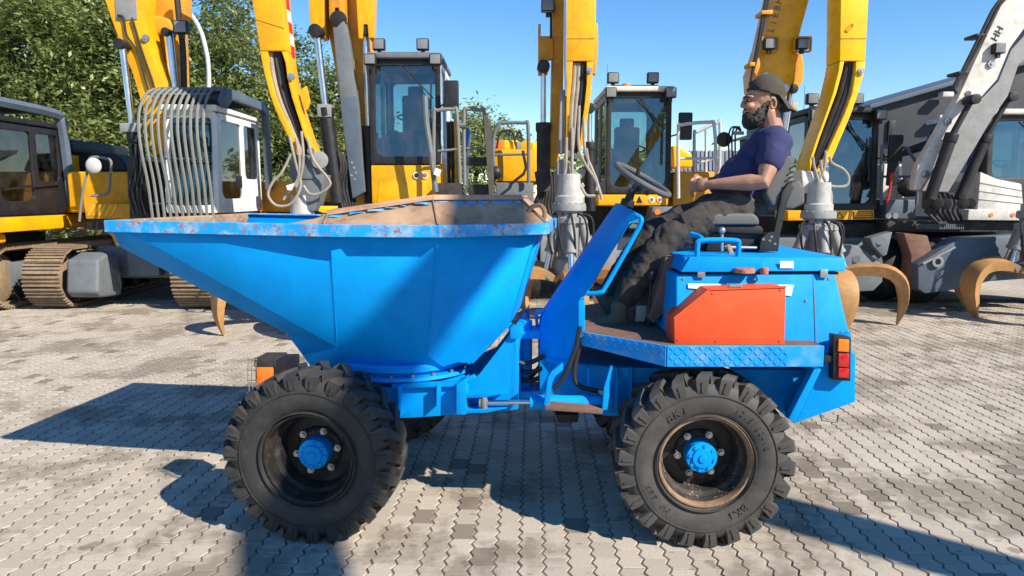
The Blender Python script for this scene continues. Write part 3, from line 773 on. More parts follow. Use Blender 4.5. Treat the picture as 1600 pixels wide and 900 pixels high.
# hood
YH = 3.86; DH = 2*(CY-YH)
hood = taper([(1063, 429, YH), (1305, 428, YH), (1329, 528, YH-.11), (1329, 552, YH-.13), (1056, 552, YH-.13), (1056, 429, YH)], 'engine_hood', bevel=.012, seg=3)
mb = MB(); mb.add([P(1270, 432, YH-.006), P(1271.5, 432, YH-.006), P(1276.5, 540, YH-.124), P(1275, 540, YH-.124)], [[0, 1, 2, 3]]); part(mb, 'panel_gap', 'grey_blue', hood)
lid = taper([(1064, 425, YH-.02), (1070, 402, YH+.005), (1319, 402, YH+.005), (1321, 406, YH), (1321, 424, YH-.02)], 'hood_lid', bevel=.010, seg=3)
rplate([(1078, 402), (1192, 402), (1192, 425), (1064, 425)], YH-.028, .10, 'lid_rib', 'blue', lid, bevel=.004)
rplate([(1219, 408), (1240, 408), (1240, 419), (1219, 419)], YH-.0235, .003, 'type_plate', 'label_white', lid, bevel=0)
rplate([(1066, 425), (1310, 425), (1310, 429), (1064, 429)], YH+.02, DH-.04, 'hood_gasket', 'black', hood, bevel=0)
mb = MB(); c0 = P(1163, 426, YH-.05); mb.lathe([(0, .026), (.05, .026), (.056, .020), (.056, 0), (0, 0)], c0, UP, 28); part(mb, 'filler_cap', 'red_cap', hood)
mb = MB(); c0 = P(1194, 428, YH-.05); mb.lathe([(0, .034), (.018, .034), (.022, .028), (.022, 0), (0, 0)], c0, UP, 20); part(mb, 'tank_cap', 'red_cap', hood)
mb = MB(); Yb = YH+.03
mb.tube([P(1089, 402, Yb), P(1090, 385, Yb), P(1096, 376, Yb), P(1148, 376, Yb), P(1154, 383, Yb), P(1153, 402, Yb)], .015, 10, smooth=5)
mb.tube([P(1098, 377, Yb), P(1093, 370, Yb+.10), P(1080, 366, Yb+.16)], .015, 10, smooth=5)
part(mb, 'grab_rail', 'blue', lid)
rplate([(1040, 402), (1064, 398), (1058, 470), (1020, 505), (1012, 497), (1022, 470)], 4.10, .70, 'knee_panel', 'rust_deck', hood, bevel=.006)
# paper label beside the tool box
mb = MB(); mb.prism([P(1075, 443, YH-.022), P(1240, 445, YH-.024), P(1236, 462, YH-.042), P(1075, 450, YH-.030)], (0, -.003, 0)); part(mb, 'paper_sheet', 'label_white', hood)
for x in (1090, 1282):
    rplate([(x, 421), (x+12, 421), (x+12, 434), (x, 434)], YH-.026, .012, 'hood_latch', 'steel', lid, bevel=.003)
for x, y in ((1068, 436), (1180, 436), (1296, 436), (1316, 520), (1260, 470)):
    mb = MB(); c0 = P(x, y, YH-.006-max(0, y-429)*.0011); mb.cyl(c0, c0+Vector((0, .01, 0)), .008, n=6); part(mb, 'bolt', 'steel', hood)
# tool box
YT = 3.655
bx = rplate([(1054, 538), (1053, 498), (1108, 453), (1228, 449), (1226, 540)], YT, .20, 'tool_box', 'orange', bevel=.006, seg=2)
mb = MB(); mb.bar(P(1053, 497, YT+.0), P(1108, 452, YT+.0), .012, .008); mb.bar(P(1108, 452, YT+.0), P(1228, 448, YT+.0), .012, .008); part(mb, 'box_seam', 'orange', bx)
for x, y in ((1060, 531), (1114, 458), (1220, 453), (1219, 533), (1120, 533)):
    mb = MB(); c0 = P(x, y, YT-.004); mb.cyl(c0, c0+Vector((0, .008, 0)), .0065, n=6); part(mb, 'rivet', 'orange', bx)
rplate([(1140, 444), (1160, 444), (1160, 449), (1140, 449)], YT-.01, .05, 'box_catch', 'steel', bx, bevel=.002)
# tail light
tl = rplate([(1303, 523), (1330, 527), (1329, 596), (1302, 594)], YN+.0, .06, 'tail_light', 'black', bevel=.004)
for (y0, y1, mt) in ((530, 549, 'amber_lens'), (552, 573, 'red_lens'), (575, 590, 'red_lens')):
    rplate([(1311, y0), (1327, y0+1), (1327, y1+1), (1310, y1)], YN-.012, .014, 'light_lens', mt, tl, bevel=.003)
rplate([(1282, 556), (1304, 556), (1304, 566), (1282, 566)], YN+.01, .03, 'light_bracket', 'black', tl, bevel=.002)
# seat
YS = CY-.24; DS = .48
seat = rplate([(1100, 352), (1106, 341), (1120, 333), (1178, 333), (1186, 340), (1188, 352)], YS, DS, 'seat_cushion', 'seat_grey', bevel=.02, seg=3)
rplate([(1104, 353), (1188, 353), (1195, 360), (1190, 366), (1110, 362)], YS+.02, DS-.04, 'seat_pan', 'black', seat, bevel=.006)
rplate([(1108, 364), (1200, 364), (1206, 392), (1104, 392)], YS+.05, DS-.10, 'suspension_bellows', 'black', seat, bevel=.006)
back = rplate([(1196, 303), (1199, 292), (1226, 246), (1232, 242), (1240, 246), (1238, 256), (1232, 280), (1214, 322), (1206, 322)], YS-.01, DS+.02, 'backrest', 'seat_grey', bevel=.018, seg=3)
rplate([(1218, 320), (1222, 306), (1236, 286), (1248, 280), (1258, 292), (1258, 318), (1240, 327), (1224, 327)], YS+.04, DS-.08, 'backrest_shell', 'seat_grey', back, bevel=.02, seg=3)
for k in range(6):
    x = 1214+k*4.2; y = 312-k*10
    rplate([(x, y), (x+9, y-5), (x+10, y-3.5), (x+1, y+2)], YS-.016, .02, 'rib', 'black', back, bevel=0)
rplate([(1210, 362), (1222, 300), (1232, 286), (1241, 292), (1230, 318), (1219, 366), (1216, 393), (1186, 393), (1190, 372), (1200, 364)], YS-.03, .025, 'seat_arm_plate', 'black', seat, bevel=.003)
mb = MB()
for x, y in ((1206, 370), (1203, 376), (1211, 381), (1193, 374)): mb.cyl(P(x, y, YS-.034), P(x, y, YS-.02), .008, n=10)
part(mb, 'bolt', 'steel', seat)
mb = MB(); mb.cyl(P(1128, 392, YS-.06), P(1128, 366, YS-.06), .010, n=10); mb.ell(P(1128, 360, YS-.06), (.021, .021, .021)); part(mb, 'hand_lever', 'steel', seat)
mb = MB(); mb.cyl(P(1132, 386, YS-.04), P(1182, 387, YS-.04), .009, n=10); part(mb, 'adjuster_rod', 'steel', seat)
rplate([(1136, 382), (1142, 382), (1147, 396), (1140, 398)], YS-.08, .02, 'catch', 'rust', lid, bevel=.002)
# pedals and plate on the deck
rplate([(995, 478), (1011, 478), (1008, 502), (993, 503)], 4.18, .02, 'valve_plate', 'grey_light', bevel=.002)
mb = MB(); mb.cyl(P(1013, 506, 4.12), P(1017, 440, 4.12), .008, n=8); mb.ell(P(1018, 432, 4.12), (.024, .024, .03)); part(mb, 'drive_lever', 'black')
# hopper hose behind the pedestal and little mirror bracket
mb = MB(); mb.bar(P(838, 490, 4.5), P(840, 524, 4.5), .02, .02); mb.bar(P(838, 488, 4.45), P(862, 485, 4.45), .10, .02); part(mb, 'lock_bar', 'blue')
# ------------------------------------------------------------ the driver
def organic(mb, name, mat, parent, vox=.008, smooth=6, disp=None, decimate=None):
    o = build(mb, name, MAT[mat], parent)
    m = o.modifiers.new('skin', 'REMESH'); m.mode = 'VOXEL'; m.voxel_size = vox; m.use_smooth_shade = True
    if smooth:
        s = o.modifiers.new('smooth', 'SMOOTH'); s.iterations = smooth; s.factor = .5
    for (size, strength, direction) in (disp or []):
        tx = bpy.data.textures.new('folds', 'CLOUDS'); tx.noise_scale = size; tx.noise_depth = 2
        d = o.modifiers.new('folds', 'DISPLACE'); d.texture = tx; d.strength = strength; d.mid_level = .5; d.texture_coords = 'LOCAL'
    return o
def B(px, py, dy=0): return P(px, py, CY+dy)
def limb(mb, pts, n=14):
    ps = [p for p, r in pts]; rs = [r for p, r in pts]
    d0 = (ps[0]-ps[1]).normalized(); d1 = (ps[-1]-ps[-2]).normalized()
    ps = [ps[0]+d0*rs[0]*.8, ps[0]+d0*rs[0]*.45]+ps+[ps[-1]+d1*rs[-1]*.45, ps[-1]+d1*rs[-1]*.8]
    rs = [rs[0]*.45, rs[0]*.85]+rs+[rs[-1]*.85, rs[-1]*.45]
    mb.tube(ps, rs, n); return mb
body = MB()
# head
HD = 0.0
body.ell(B(1193, 152, HD), (.098, .078, .118))
body.ell(B(1184, 170, HD), (.082, .066, .082))
body.ell(B(1177, 187, HD), (.050, .048, .042))
body.ell(B(1170, 153, HD), (.036, .060, .020))          # brow ridge
for s in (-1, 1): body.ell(B(1172, 166, s*.036+HD), (.030, .026, .024))   # cheeks
limb(body, [(B(1165.5, 153, HD), .011), (B(1162, 160, HD), .014), (B(1160.5, 165.5, HD), .0165)])
for s in (-1, 1): body.ell(B(1164.5, 166.5, s*.014+HD), (.013, .010, .010))
body.ell(B(1164, 175, HD), (.017, .026, .010)); body.ell(B(1164.5, 178.5, HD), (.015, .024, .009))
limb(body, [(B(1200, 175, 0), .064), (B(1206, 200, 0), .066), (B(1206, 216, 0), .075)])
# trunk
body.ell(B(1200, 228), (.11, .175, .12)); body.ell(B(1180, 268), (.135, .16, .16)); body.ell(B(1158, 312), (.13, .165, .12))
arms = {-1: dict(S=B(1212, 224, -.205), E=B(1193, 284, -.285), W=B(1113, 288, -.155), H=B(1095, 290, -.110)),
        1: dict(S=B(1208, 222, .20), E=B(1178, 282, .275), W=B(1108, 284, .075), H=B(1091, 286, .020))}
for s, a in arms.items():
    limb(body, [(a['S'], .062), (a['S'].lerp(a['E'], .35), .060), (a['S'].lerp(a['E'], .75), .052), (a['E'], .047), (a['E'].lerp(a['W'], .25), .050), (a['E'].lerp(a['W'], .55), .043), (a['W'], .029), (a['W'].lerp(a['H'], .4), .027)])
    # palm, fingers, thumb
    d = (a['H']-a['W']).normalized(); side_ = Vector((0, -s, 0)); side_ = (side_-d*side_.dot(d)).normalized()*-1*s
    up_ = Vector((0, 0, 1)); up_ = (up_-d*up_.dot(d)).normalized(); lat_ = d.cross(up_)
    Mh = Matrix((d, lat_, up_)).transposed()
    body.ell(a['H']-d*.005, (.048, .030, .040), Mh)
    ko = a['H']+d*.035
    for k, (off, ln) in enumerate(((.030, .80), (.012, .95), (-.007, 1.0), (-.025, .86))):
        inn = Vector((0, .55*-s*-1, 0)) if False else Vector((0, s*-.35, 0))
        k0 = ko+up_*off+lat_*(.008*s); k1 = k0+(d*.8-up_*.35+inn*.3)*(.036*ln); k2 = k1+(d*-.05-up_*.75+inn*.8)*(.028*ln); k3 = k2+(-d*.8-up_*.35+inn*.6)*(.022*ln)
        limb(body, [(k0, .0105), (k1, .010), (k2, .0092), (k3, .008)], 8)
    t0 = a['H']-d*.02+up_*.026; t1 = t0+(d*.7+up_*.45)*.034; t2 = t1+(d*.9-up_*.25)*.028
    limb(body, [(t0, .014), (t1, .0115), (t2, .009)], 8)
# legs inside the trousers
legs = {-1: [B(1148, 320, -.11), B(1042, 374, -.15), B(968, 476, -.14)], 1: [B(1146, 318, .11), B(1022, 362, .14), B(948, 462, .13)]}
for s, (h_, k_, a_) in legs.items():
    limb(body, [(h_, .085), (h_.lerp(k_, .5), .075), (k_, .056), (k_.lerp(a_, .35), .052), (a_, .036)])
person = build(body, 'person', MAT['skin'])
ROOT['person'] = Vector((0, 0, 0))
m = person.modifiers.new('skin', 'REMESH'); m.mode = 'VOXEL'; m.voxel_size = .0055; m.use_smooth_shade = True
s_ = person.modifiers.new('smooth', 'SMOOTH'); s_.iterations = 3; s_.factor = .5
tag(person, 'bearded driver in navy T-shirt, dark trousers and backwards cap reclining on the dumper seat', 'person')
# T-shirt
sh = MB()
sh.ell(B(1203, 224), (.125, .185, .105)); sh.ell(B(1194, 245), (.155, .19, .14)); sh.ell(B(1172, 274), (.190, .185, .150)); sh.ell(B(1160, 303), (.165, .182, .105))
sh.ell(B(1150, 290), (.165, .17, .105))
for s, a in arms.items():
    S, E = a['S'], a['E']
    limb(sh, [(S.lerp(B(1204, 215, 0), .45), .085), (S, .080), (S.lerp(E, .25), .080), (S.lerp(E, .46), .079)], 18)
limb(sh, [(B(1205, 207), .078), (B(1204, 218), .10)])
shirt = organic(sh, 't_shirt', 'cloth_navy', person, .0085, 5, [(.10, .016, 0), (.035, .006, 0)])
# trousers
tr = MB()
tr.ell(B(1160, 316), (.150, .185, .105))
for s, (h_, k_, a_) in legs.items():
    limb(tr, [(h_+Vector((.02, 0, 0)), .118), (h_.lerp(k_, .4), .110), (h_.lerp(k_, .8), .098), (k_, .094), (k_.lerp(a_, .2), .095), (k_.lerp(a_, .5), .092), (k_.lerp(a_, .75), .083), (k_.lerp(a_, .88), .074)], 18)
trousers = organic(tr, 'trousers', 'cloth_black', person, .009, 4, [(.14, .040, 0), (.055, .020, 0)])
mb = MB(); pk = [(1062, 335), (1098, 318), (1112, 345), (1078, 368)]
cp = sum((B(x, y, -.235) for x, y in pk), Vector())/4
mb.prism([B(x, y, -.245+.02*(i in (0, 1))) for i, (x, y) in enumerate(pk)], (0, .05, 0)); build(mb, 'cargo_pocket', MAT['cloth_black'], trousers, bevel=.012, seg=3)
mb = MB(); mb.tube([B(1184, 320, -.19), B(1163, 306, -.197), B(1130, 305, -.175), B(1116, 309, -.10)], .012, 8, smooth=5); build(mb, 'belt', MAT['black'], trousers)
# boots
def boot(heel, toe, ankle, dy):
    mb = MB(); h_, t_, a_ = B(*heel, dy), B(*toe, dy), B(*ankle, dy)
    limb(mb, [(h_.lerp(t_, .12)+(a_-h_)*.25, .046), (h_.lerp(t_, .5)+(a_-h_)*.22, .046), (h_.lerp(t_, .85)+(a_-h_)*.14, .040)])
    limb(mb, [(a_, .056), (h_.lerp(t_, .2)+(a_-h_)*.3, .05)])
    o = organic(mb, 'boot', 'boot', person, .008, 4)
    so_ = MB(); d = (t_-h_).normalized(); n_ = d.cross(Vector((0, 1, 0))).normalized()
    if n_.dot(a_-h_) < 0: n_ = -n_
    so_.prism([h_-d*.01+Vector((0, -.042, 0)), t_+d*.0+Vector((0, -.030, 0)), t_+d*.025, t_+Vector((0, .03, 0)), h_-d*.01+Vector((0, .042, 0))], n_*.026)
    build(so_, 'sole', MAT['black_dusty'], o, bevel=.004)
boot((980, 506), (935, 510), (968, 478), -.15); boot((958, 497), (930, 448), (958, 468), .11)
# cap worn backwards
cpm = MB(); cc = B(1196, 150); tilt_ = Matrix.Rotation(R(-14), 3, 'Y').transposed()
rings = []
for j in range(9):
    t = pi/2*j/8.6; rings.append([cc+tilt_@Vector((.113*cos(t)*cos(2*pi*i/28), .090*cos(t)*sin(2*pi*i/28), .008+.124*sin(t)**.9)) for i in range(28)])
cpm.loft(rings)
cap = build(cpm, 'cap', MAT['cap'], person)
mb = MB(); rr_ = []
for i in range(9):
    a = R(-62+124*i/8); base = cc+tilt_@Vector((.108*cos(a), .086*sin(a), .012)); out = tilt_@Vector((.082*cos(a*.55), .030*sin(a), -.052-.02*abs(sin(a))))
    rr_.append([base, base+out, base+out+Vector((0, 0, .006)), base+Vector((0, 0, .008))])
mb.loft(rr_); build(mb, 'cap_brim', MAT['cap'], cap)
mb = MB(); mb.tube([cc+tilt_@Vector((-.1145*cos(a), .0905*sin(a), .012)) for a in np.linspace(-1.5, 1.5, 14)], .0065, 6); build(mb, 'cap_band', MAT['black'], cap)
mb = MB(); mb.tube([cc+tilt_@Vector((-.1125*cos(a), .0905*sin(a), .014+.045*cos(a*1.6))) for a in np.linspace(-.9, .9, 12)], .007, 6); build(mb, 'cap_strap', MAT['black'], cap)
# beard, hair, ear, eyes, brows
be = MB()
be.ell(B(1176, 188), (.066, .066, .052)); be.ell(B(1172, 192), (.048, .052, .042)); be.ell(B(1186, 180), (.055, .072, .052)); be.ell(B(1193, 170), (.022, .073, .050))
be.ell(B(1166, 171.5), (.017, .034, .010)); be.ell(B(1168, 182), (.032, .045, .035))
organic(be, 'beard', 'beard', person, .0045, 3, [(.012, .008, 0)])
mb = MB()
mb.ell(B(1188, 178, -.060), (.030, .018, .042)); mb.ell(B(1193, 170, -.064), (.016, .014, .04)); mb.ell(B(1182, 186, -.050), (.030, .020, .026))
organic(mb, 'grey_beard_side', 'hair_grey', person, .0045, 2, [(.010, .008, 0)])
hr = MB(); hr.ell(B(1198, 153), (.075, .079, .045)); hr.ell(B(1210, 162), (.045, .070, .040))
organic(hr, 'hair', 'hair_grey', person, .006, 2, [(.015, .008, 0)])
for s in (-1, 1):
    e = MB(); ec = B(1207, 161, s*.082)
    e.tube([ec+Vector((.017*cos(t), s*.010, .030*sin(t)-.006*cos(t))) for t in np.linspace(-2.4, 2.4, 14)], .0068, 8); e.ell(ec, (.014, .006, .024)); e.ell(ec+Vector((-.004, s*.004, -.028)), (.009, .006, .010))
    build(e, 'ear', MAT['skin'], person)
    e = MB(); e.ell(B(1169, 157.5, s*.034), (.012, .012, .0085), nu=12, nv=8); build(e, 'eye', MAT['eye'], person)
    e = MB(); e.tube([B(1164, 153.5, s*.014), B(1166, 151, s*.034), B(1172, 152.5, s*.055)], [.007, .008, .004], 6); build(e, 'eyebrow', MAT['beard'], person)
# ------------------------------------------------------------ parked machines behind
def PP(t, Y): return P(t[0], t[1], t[2] if len(t) > 2 else Y)
def slab(root, pts, Y, th, name, mat, parent=None, bevel=.012, **k):
    mb = MB(); mb.prism([PP(t, Y) for t in pts], (0, th, 0)); return build(mb, name, MAT[mat], parent or root, bevel=bevel, **k)
def slabs(root, plist, Y, th, name, mat, parent=None, bevel=.012, **k):
    mb = MB()
    for pts in plist: mb.prism([PP(t, Y) for t in pts], (0, th, 0))
    return build(mb, name, MAT[mat], parent or root, bevel=bevel, **k)
def ptube(root, pts, Y, r, name, mat, parent=None, n=8, smooth=5):
    mb = MB(); mb.tube([PP(t, Y) for t in pts], r, n, smooth=smooth); return build(mb, name, MAT[mat], parent or root)
def pcyl(root, a, b, Y, r, name, mat, parent=None, r1=None, n=18):
    mb = MB(); mb.cyl(PP(a, Y), PP(b, Y), r, r1, n); return build(mb, name, MAT[mat], parent or root, bevel=min(.008, r*.2), seg=1)
def wbox(root, x0, x1, y0, y1, z0, z1, name, mat, parent=None, bevel=.02, seg=2, **k):
    mb = MB(); mb.box(((x0+x1)/2, (y0+y1)/2, (z0+z1)/2), (x1-x0, y1-y0, z1-z0)); return build(mb, name, MAT[mat], parent or root, bevel=bevel, seg=seg, **k)
def X(px, Y, py=300): return P(px, py, Y).x
def Z(py, Y, px=800): return P(px, py, Y).z

def work_lamp(root, c, s=.16, tiltz=0, parent=None):
    mb = MB(); mb.box(c, (s, s*.6, s*.92), tiltz); o = build(mb, 'work_lamp', MAT['black'], parent or root, bevel=.02)
    mb = MB(); mb.box(Vector(c)+Vector((0, -s*.31, 0)), (s*.82, .012, s*.74), tiltz); build(mb, 'lamp_lens', MAT['light_lens'], o if (parent is None) else parent, bevel=.004)
    mb = MB(); mb.box(Vector(c)-Vector((0, 0, s*.6)), (s*.3, s*.3, s*.4)); build(mb, 'lamp_foot', MAT['black'], o if parent is None else parent)
    return o
def cab(root, x0, x1, z0, z1, y0, dep, frame='black', side='black', roof='black', door=None, rin=.14, wipers=True, lamps=True, mirror=1, sill=.12):
    y1 = y0+dep
    mb = MB(); wd = x1-x0
    o2 = rrect(x0, x1, z0, z1, (.05, .09, .09, .05)); i2 = rrect(x0+.085, x1-.085, z0+sill, z1-.10, (rin, .07, .07, rin))
    rake = .10      # windscreen leans back a little
    def m3(p, yo=0): return Vector((p[0], y0+yo+rake*(p[1]-z0)/(z1-z0), p[1]))
    mb.ring([m3(p) for p in o2], [m3(p) for p in i2], (0, .07, 0))
    c = build(mb, 'cab', MAT[frame], root, bevel=.010)
    mb = MB(); mb.prism([m3(p, .035) for p in i2], (0, .006, 0)); build(mb, 'windscreen', MAT['glass'], c)
    # side frames with a door pillar, rear frame
    for xs, sgn in ((x0, 1), (x1-.06, 1)):
        ya = y0+.08; ym = y0+dep*.60
        for (a, b_, zb) in ((ya, ym, z0), (ym, y1, z0)):
            oo = rrect(a, b_, z0, z1-.02, .03); big = (a == ya)
            ii = rrect(a+.07, b_-.06, z0+(.22 if big else .55), z1-.12, (.10, .06, .06, .16 if big else .1))
            mb = MB(); mb.ring([(xs, p[0]+(rake*(p[1]-z0)/(z1-z0) if big and p[0] < (a+b_)/2 else 0), p[1]) for p in oo], [(xs, p[0]+(rake*(p[1]-z0)/(z1-z0) if big and p[0] < (a+b_)/2 else 0), p[1]) for p in ii], (.06, 0, 0))
            build(mb, 'door' if big else 'side_panel', MAT[side], c, bevel=.008)
            mb = MB(); mb.prism([(xs+.027, p[0]+(rake*(p[1]-z0)/(z1-z0) if big and p[0] < (a+b_)/2 else 0), p[1]) for p in ii], (.006, 0, 0)); build(mb, 'side_window', MAT['glass'], c)
    oo = rrect(x0, x1, z0, z1, .06); ii = rrect(x0+.1, x1-.1, z0+.55, z1-.14, .08)
    mb = MB(); mb.ring([(p[0], y1, p[1]) for p in oo], [(p[0], y1, p[1]) for p in ii], (0, .06, 0)); build(mb, 'rear_frame', MAT[frame], c)
    mb = MB(); mb.prism([(p[0], y1+.03, p[1]) for p in ii], (0, .006, 0)); build(mb, 'rear_window', MAT['glass'], c)
    wbox(root, x0-.03, x1+.03, y0+.02, y1+.08, z1-.005, z1+.09, 'cab_roof', roof, c, bevel=.035, seg=3)
    wbox(root, x0+.02, x1-.02, y0+.1, y1, z0-.08, z0+.03, 'cab_floor', 'black', c)
    # inside: seat, column, wheel, consoles
    xm = (x0+x1)/2; ys = y0+dep*.62
    mb = MB(); mb.box((xm, ys, z0+.50), (.50, .52, .16)); build(mb, 'seat_cushion', MAT['seat_grey'], c, bevel=.05, seg=3)
    mb = MB(); mb.box((xm, ys+.26, z0+.90), (.48, .16, .72)); build(mb, 'seat_back', MAT['seat_grey'], c, bevel=.06, seg=3)
    mb = MB(); mb.box((xm, ys+.28, z0+1.33), (.27, .10, .19)); build(mb, 'headrest', MAT['black'], c, bevel=.04, seg=3)
    mb = MB(); cw_ = Vector((xm, y0+.50, z0+.80)); mb.tube([cw_+Vector((.19*cos(t), .16*sin(t), .07*sin(t))) for t in np.linspace(0, 2*pi, 25)[:-1]], .016, 8, closed=True); build(mb, 'steering_wheel', MAT['black'], c)
    mb = MB(); mb.cyl(cw_, (xm, y0+.34, z0), .05, .07, 12); build(mb, 'steering_column', MAT['black'], c)
    for s in (-1, 1):
        mb = MB(); mb.box((xm+s*.33, ys-.05, z0+.50), (.14, .6, .22)); build(mb, 'console', MAT['black'], c, bevel=.03)
        mb = MB(); mb.cyl((xm+s*.33, ys-.25, z0+.6), (xm+s*.32, ys-.27, z0+.82), .016, .024, 8); build(mb, 'joystick', MAT['black'], c)
    mb = MB(); mb.box((xm+.3, y0+.30, z0+.75), (.05, .05, .5)); mb.box((xm+.27, y0+.27, z0+.98), (.22, .04, .16)); build(mb, 'display', MAT['black'], c, bevel=.008)
    if wipers:
        for k in (0, 1):
            mb = MB(); a = Vector((x1-.12-.10*k, y0+.07, z1-.62)); b_ = Vector((x0+.62*wd+.08*k-.18, y0+.06, z1-.10)); mb.bar(a, b_, .018, .018); build(mb, 'wiper', MAT['black'], c)
        mb = MB(); mb.bar((x1-.16, y0-.0, z0+.5), (x1-.15, y0+.06, z1-.4), .02, .02); build(mb, 'wiper', MAT['black'], c)
    if lamps:
        for xx in (x0+.13, x1-.30): work_lamp(root, (xx, y0+.30, z1+.26), .20, parent=c)
        for xx in (x0+.05, x1-.06): work_lamp(root, (xx, y0-.05, z1-.04), .19, parent=c)
        mb = MB(); mb.bar((x0+.1, y0+.30, z1+.13), (x1-.2, y0+.30, z1+.13), .025, .025); build(mb, 'lamp_bar', MAT['black'], c)
        mb = MB(); mb.cyl((x0+.04, y0+.4, z1+.1), (x0+.04, y0+.4, z1+.5), .004, n=5); build(mb, 'antenna', MAT['black'], c)
    if mirror:
        xx = x1+.10 if mirror > 0 else x0-.10
        mb = MB(); mb.tube([(x1 if mirror > 0 else x0, y0+.05, z1-.75), (xx, y0-.1, z1-.72), (xx+.05*mirror, y0-.12, z1-.6)], .014, 6); build(mb, 'mirror_arm', MAT['black'], c)
        mb = MB(); mb.box((xx+.09*mirror, y0-.12, z1-.60), (.24, .06, .46)); mo = build(mb, 'mirror', MAT['black'], c, bevel=.03)
    return c
def ram(root, a, m_, b, Y, rb, rr_, mat='black', parent=None, rod='chrome'):
    """barrel from a to m_, chromed rod on to b"""
    o = pcyl(root, a, m_, Y, rb, 'ram_barrel', mat, parent)
    d = (PP(m_, Y)-PP(a, Y)).normalized(); mb = MB(); mb.cyl(PP(m_, Y)-d*.10, PP(m_, Y)+d*.03, rb*1.14, n=18); build(mb, 'gland', MAT[mat], o if parent is None else parent, bevel=.006)
    pcyl(root, m_, b, Y, rr_, 'ram_rod', rod, o if parent is None else parent)
    mb = MB(); mb.cyl(PP(b, Y)+Vector((0, -.12, 0)), PP(b, Y)+Vector((0, .12, 0)), rb*.9, n=16); build(mb, 'ram_eye', MAT[mat], o if parent is None else parent, bevel=.006)
    return o
def claw(c, ang, r_out, z_top, z_tip, r_tip, wid=.235, open_=1.0):
    """one curved tine of an orange-peel grab: swept tapering blade, convex outside"""
    d = Vector((cos(ang), sin(ang), 0)); t_ = Vector((-sin(ang), cos(ang), 0)); c = Vector(c)
    path = [(.20, z_top-.12, .10, wid*.8), (.45*r_out, z_top-.02, .17, wid), (.78*r_out, z_top-.02, .19, wid*1.05), (.95*r_out, z_top-.16, .18, wid*1.1), (r_out, z_top-.36, .15, wid*1.05), ((r_out+r_tip)/2+.03, (z_top+z_tip)/2-.17, .11, wid*.8), (r_tip, z_tip, .025, wid*.25)]
    P3 = catmull([Vector((a, b, 0)) for a, b, _, _ in path], 3); n_ = len(P3); rings = []
    import bisect
    for i, p in enumerate(P3):
        f = i/(n_-1)*(len(path)-1); k = min(int(f), len(path)-2); g = f-k
        th = path[k][2]*(1-g)+path[k+1][2]*g; wd = path[k][3]*(1-g)+path[k+1][3]*g
        tg = (P3[min(i+1, n_-1)]-P3[max(i-1, 0)]).normalized(); nr = Vector((-tg.y, tg.x, 0))
        def w3(q, s): return c+d*q.x+UP*q.y+t_*s
        o_, i_ = p+nr*th*.45, p-nr*th*.55
        rings.append([w3(o_, 0), w3(o_-nr*th*.22, wd*.62), w3(i_, wd*.5), w3(i_+nr*th*.08, 0), w3(i_, -wd*.5), w3(o_-nr*th*.22, -wd*.62)])
    mb = MB(); mb.loft(rings); return mb
def grapple(root, c, z_head, r_out, z_top, r_tip, angs, rot_mat='grey_light', shell=None):
    """head, rotator, five rams and tines over the point c on the ground"""
    c = Vector(c)
    mb = MB(); mb.lathe([(0, .42), (.15, .42), (.17, .12), (.20, .10), (.20, 0), (0, 0)], c+UP*z_head, UP, 24)
    g = build(mb, 'grapple', MAT['grey_pale'], root, bevel=0, ang=30)
    mb = MB(); mb.lathe([(0, .0), (.24, .0), (.25, -.04), (.25, -.10), (.20, -.12), (.20, -.18), (.26, -.20), (.26, -.27), (.17, -.30), (.15, -.75), (.21, -.80), (.21, -1.02), (0, -1.04)], c+UP*z_head, UP, 28); build(mb, 'rotator', MAT[rot_mat], g, ang=30)
    for k in range(16):
        a = 2*pi*k/16; p = c+Vector((.225*cos(a), .225*sin(a), z_head-.04)); mb = MB(); mb.cyl(p, p+UP*.05, .018, n=6); build(mb, 'flange_bolt', MAT['steel'], g)
    for a in angs:
        d = Vector((cos(a), sin(a), 0)); t0 = c+d*.19+UP*(z_head-.24); t1 = c+d*(.34*r_out)+UP*(z_top-.02)
        mid = t0.lerp(t1, .62); mb = MB(); mb.cyl(t0, mid, .072, .072, 16); mb.cyl(mid-(t1-t0).normalized()*.05, mid, .082, .082, 16); mb.cyl(t0, t0+(t1-t0).normalized()*.06, .085, .085, 14)
        build(mb, 'grab_ram', MAT[rot_mat], g, bevel=.006, seg=1)
        mb = MB(); mb.cyl(mid, t1, .04, .04, 12); build(mb, 'grab_ram_rod', MAT['chrome'], g)
        build(claw(c, a, r_out, z_top, .01, r_tip), 'tine', MAT['tine'], g, bevel=0, ang=40)
        mb = MB(); q_ = Vector((-sin(a), cos(a), 0)); pp = t1-UP*.05; mb.cyl(pp-q_*.13, pp+q_*.13, .045, n=12); build(mb, 'pin', MAT['steel'], g)
    for k in range(5):
        a = R(205+k*34); p0 = c+Vector((.19*cos(a), .19*sin(a), z_head-.14)); p3 = c+Vector((.30*cos(a+.2), .30*sin(a+.2), z_head-.72))
        mb = MB(); mb.tube([p0, p0+Vector((.14*cos(a), .14*sin(a), -.06)), c+Vector((.36*cos(a+.1), .36*sin(a+.1), z_head-.42)), p3], .017, 7, smooth=5); build(mb, 'grab_hose', MAT['hose_black'], g)
    return g
def shoe_mesh():
    mb = MB(); mb.box((0, 0, 0), (.62, .178, .022))
    for k in (-.07, 0, .062): mb.box((0, k, .024), (.62, .016, .032))
    for s in (-1, 1): mb.box((s*.09, 0, -.035), (.05, .15, .05))
    me = bpy.data.meshes.new('track_shoe'); bm = bmesh.new(); bv = [bm.verts.new(p) for p in mb.v]
    for f in mb.f: bm.faces.new([bv[i] for i in f])
    bmesh.ops.recalc_face_normals(bm, faces=bm.faces); bm.to_mesh(me); bm.free(); me.materials.append(MAT['track']); return me
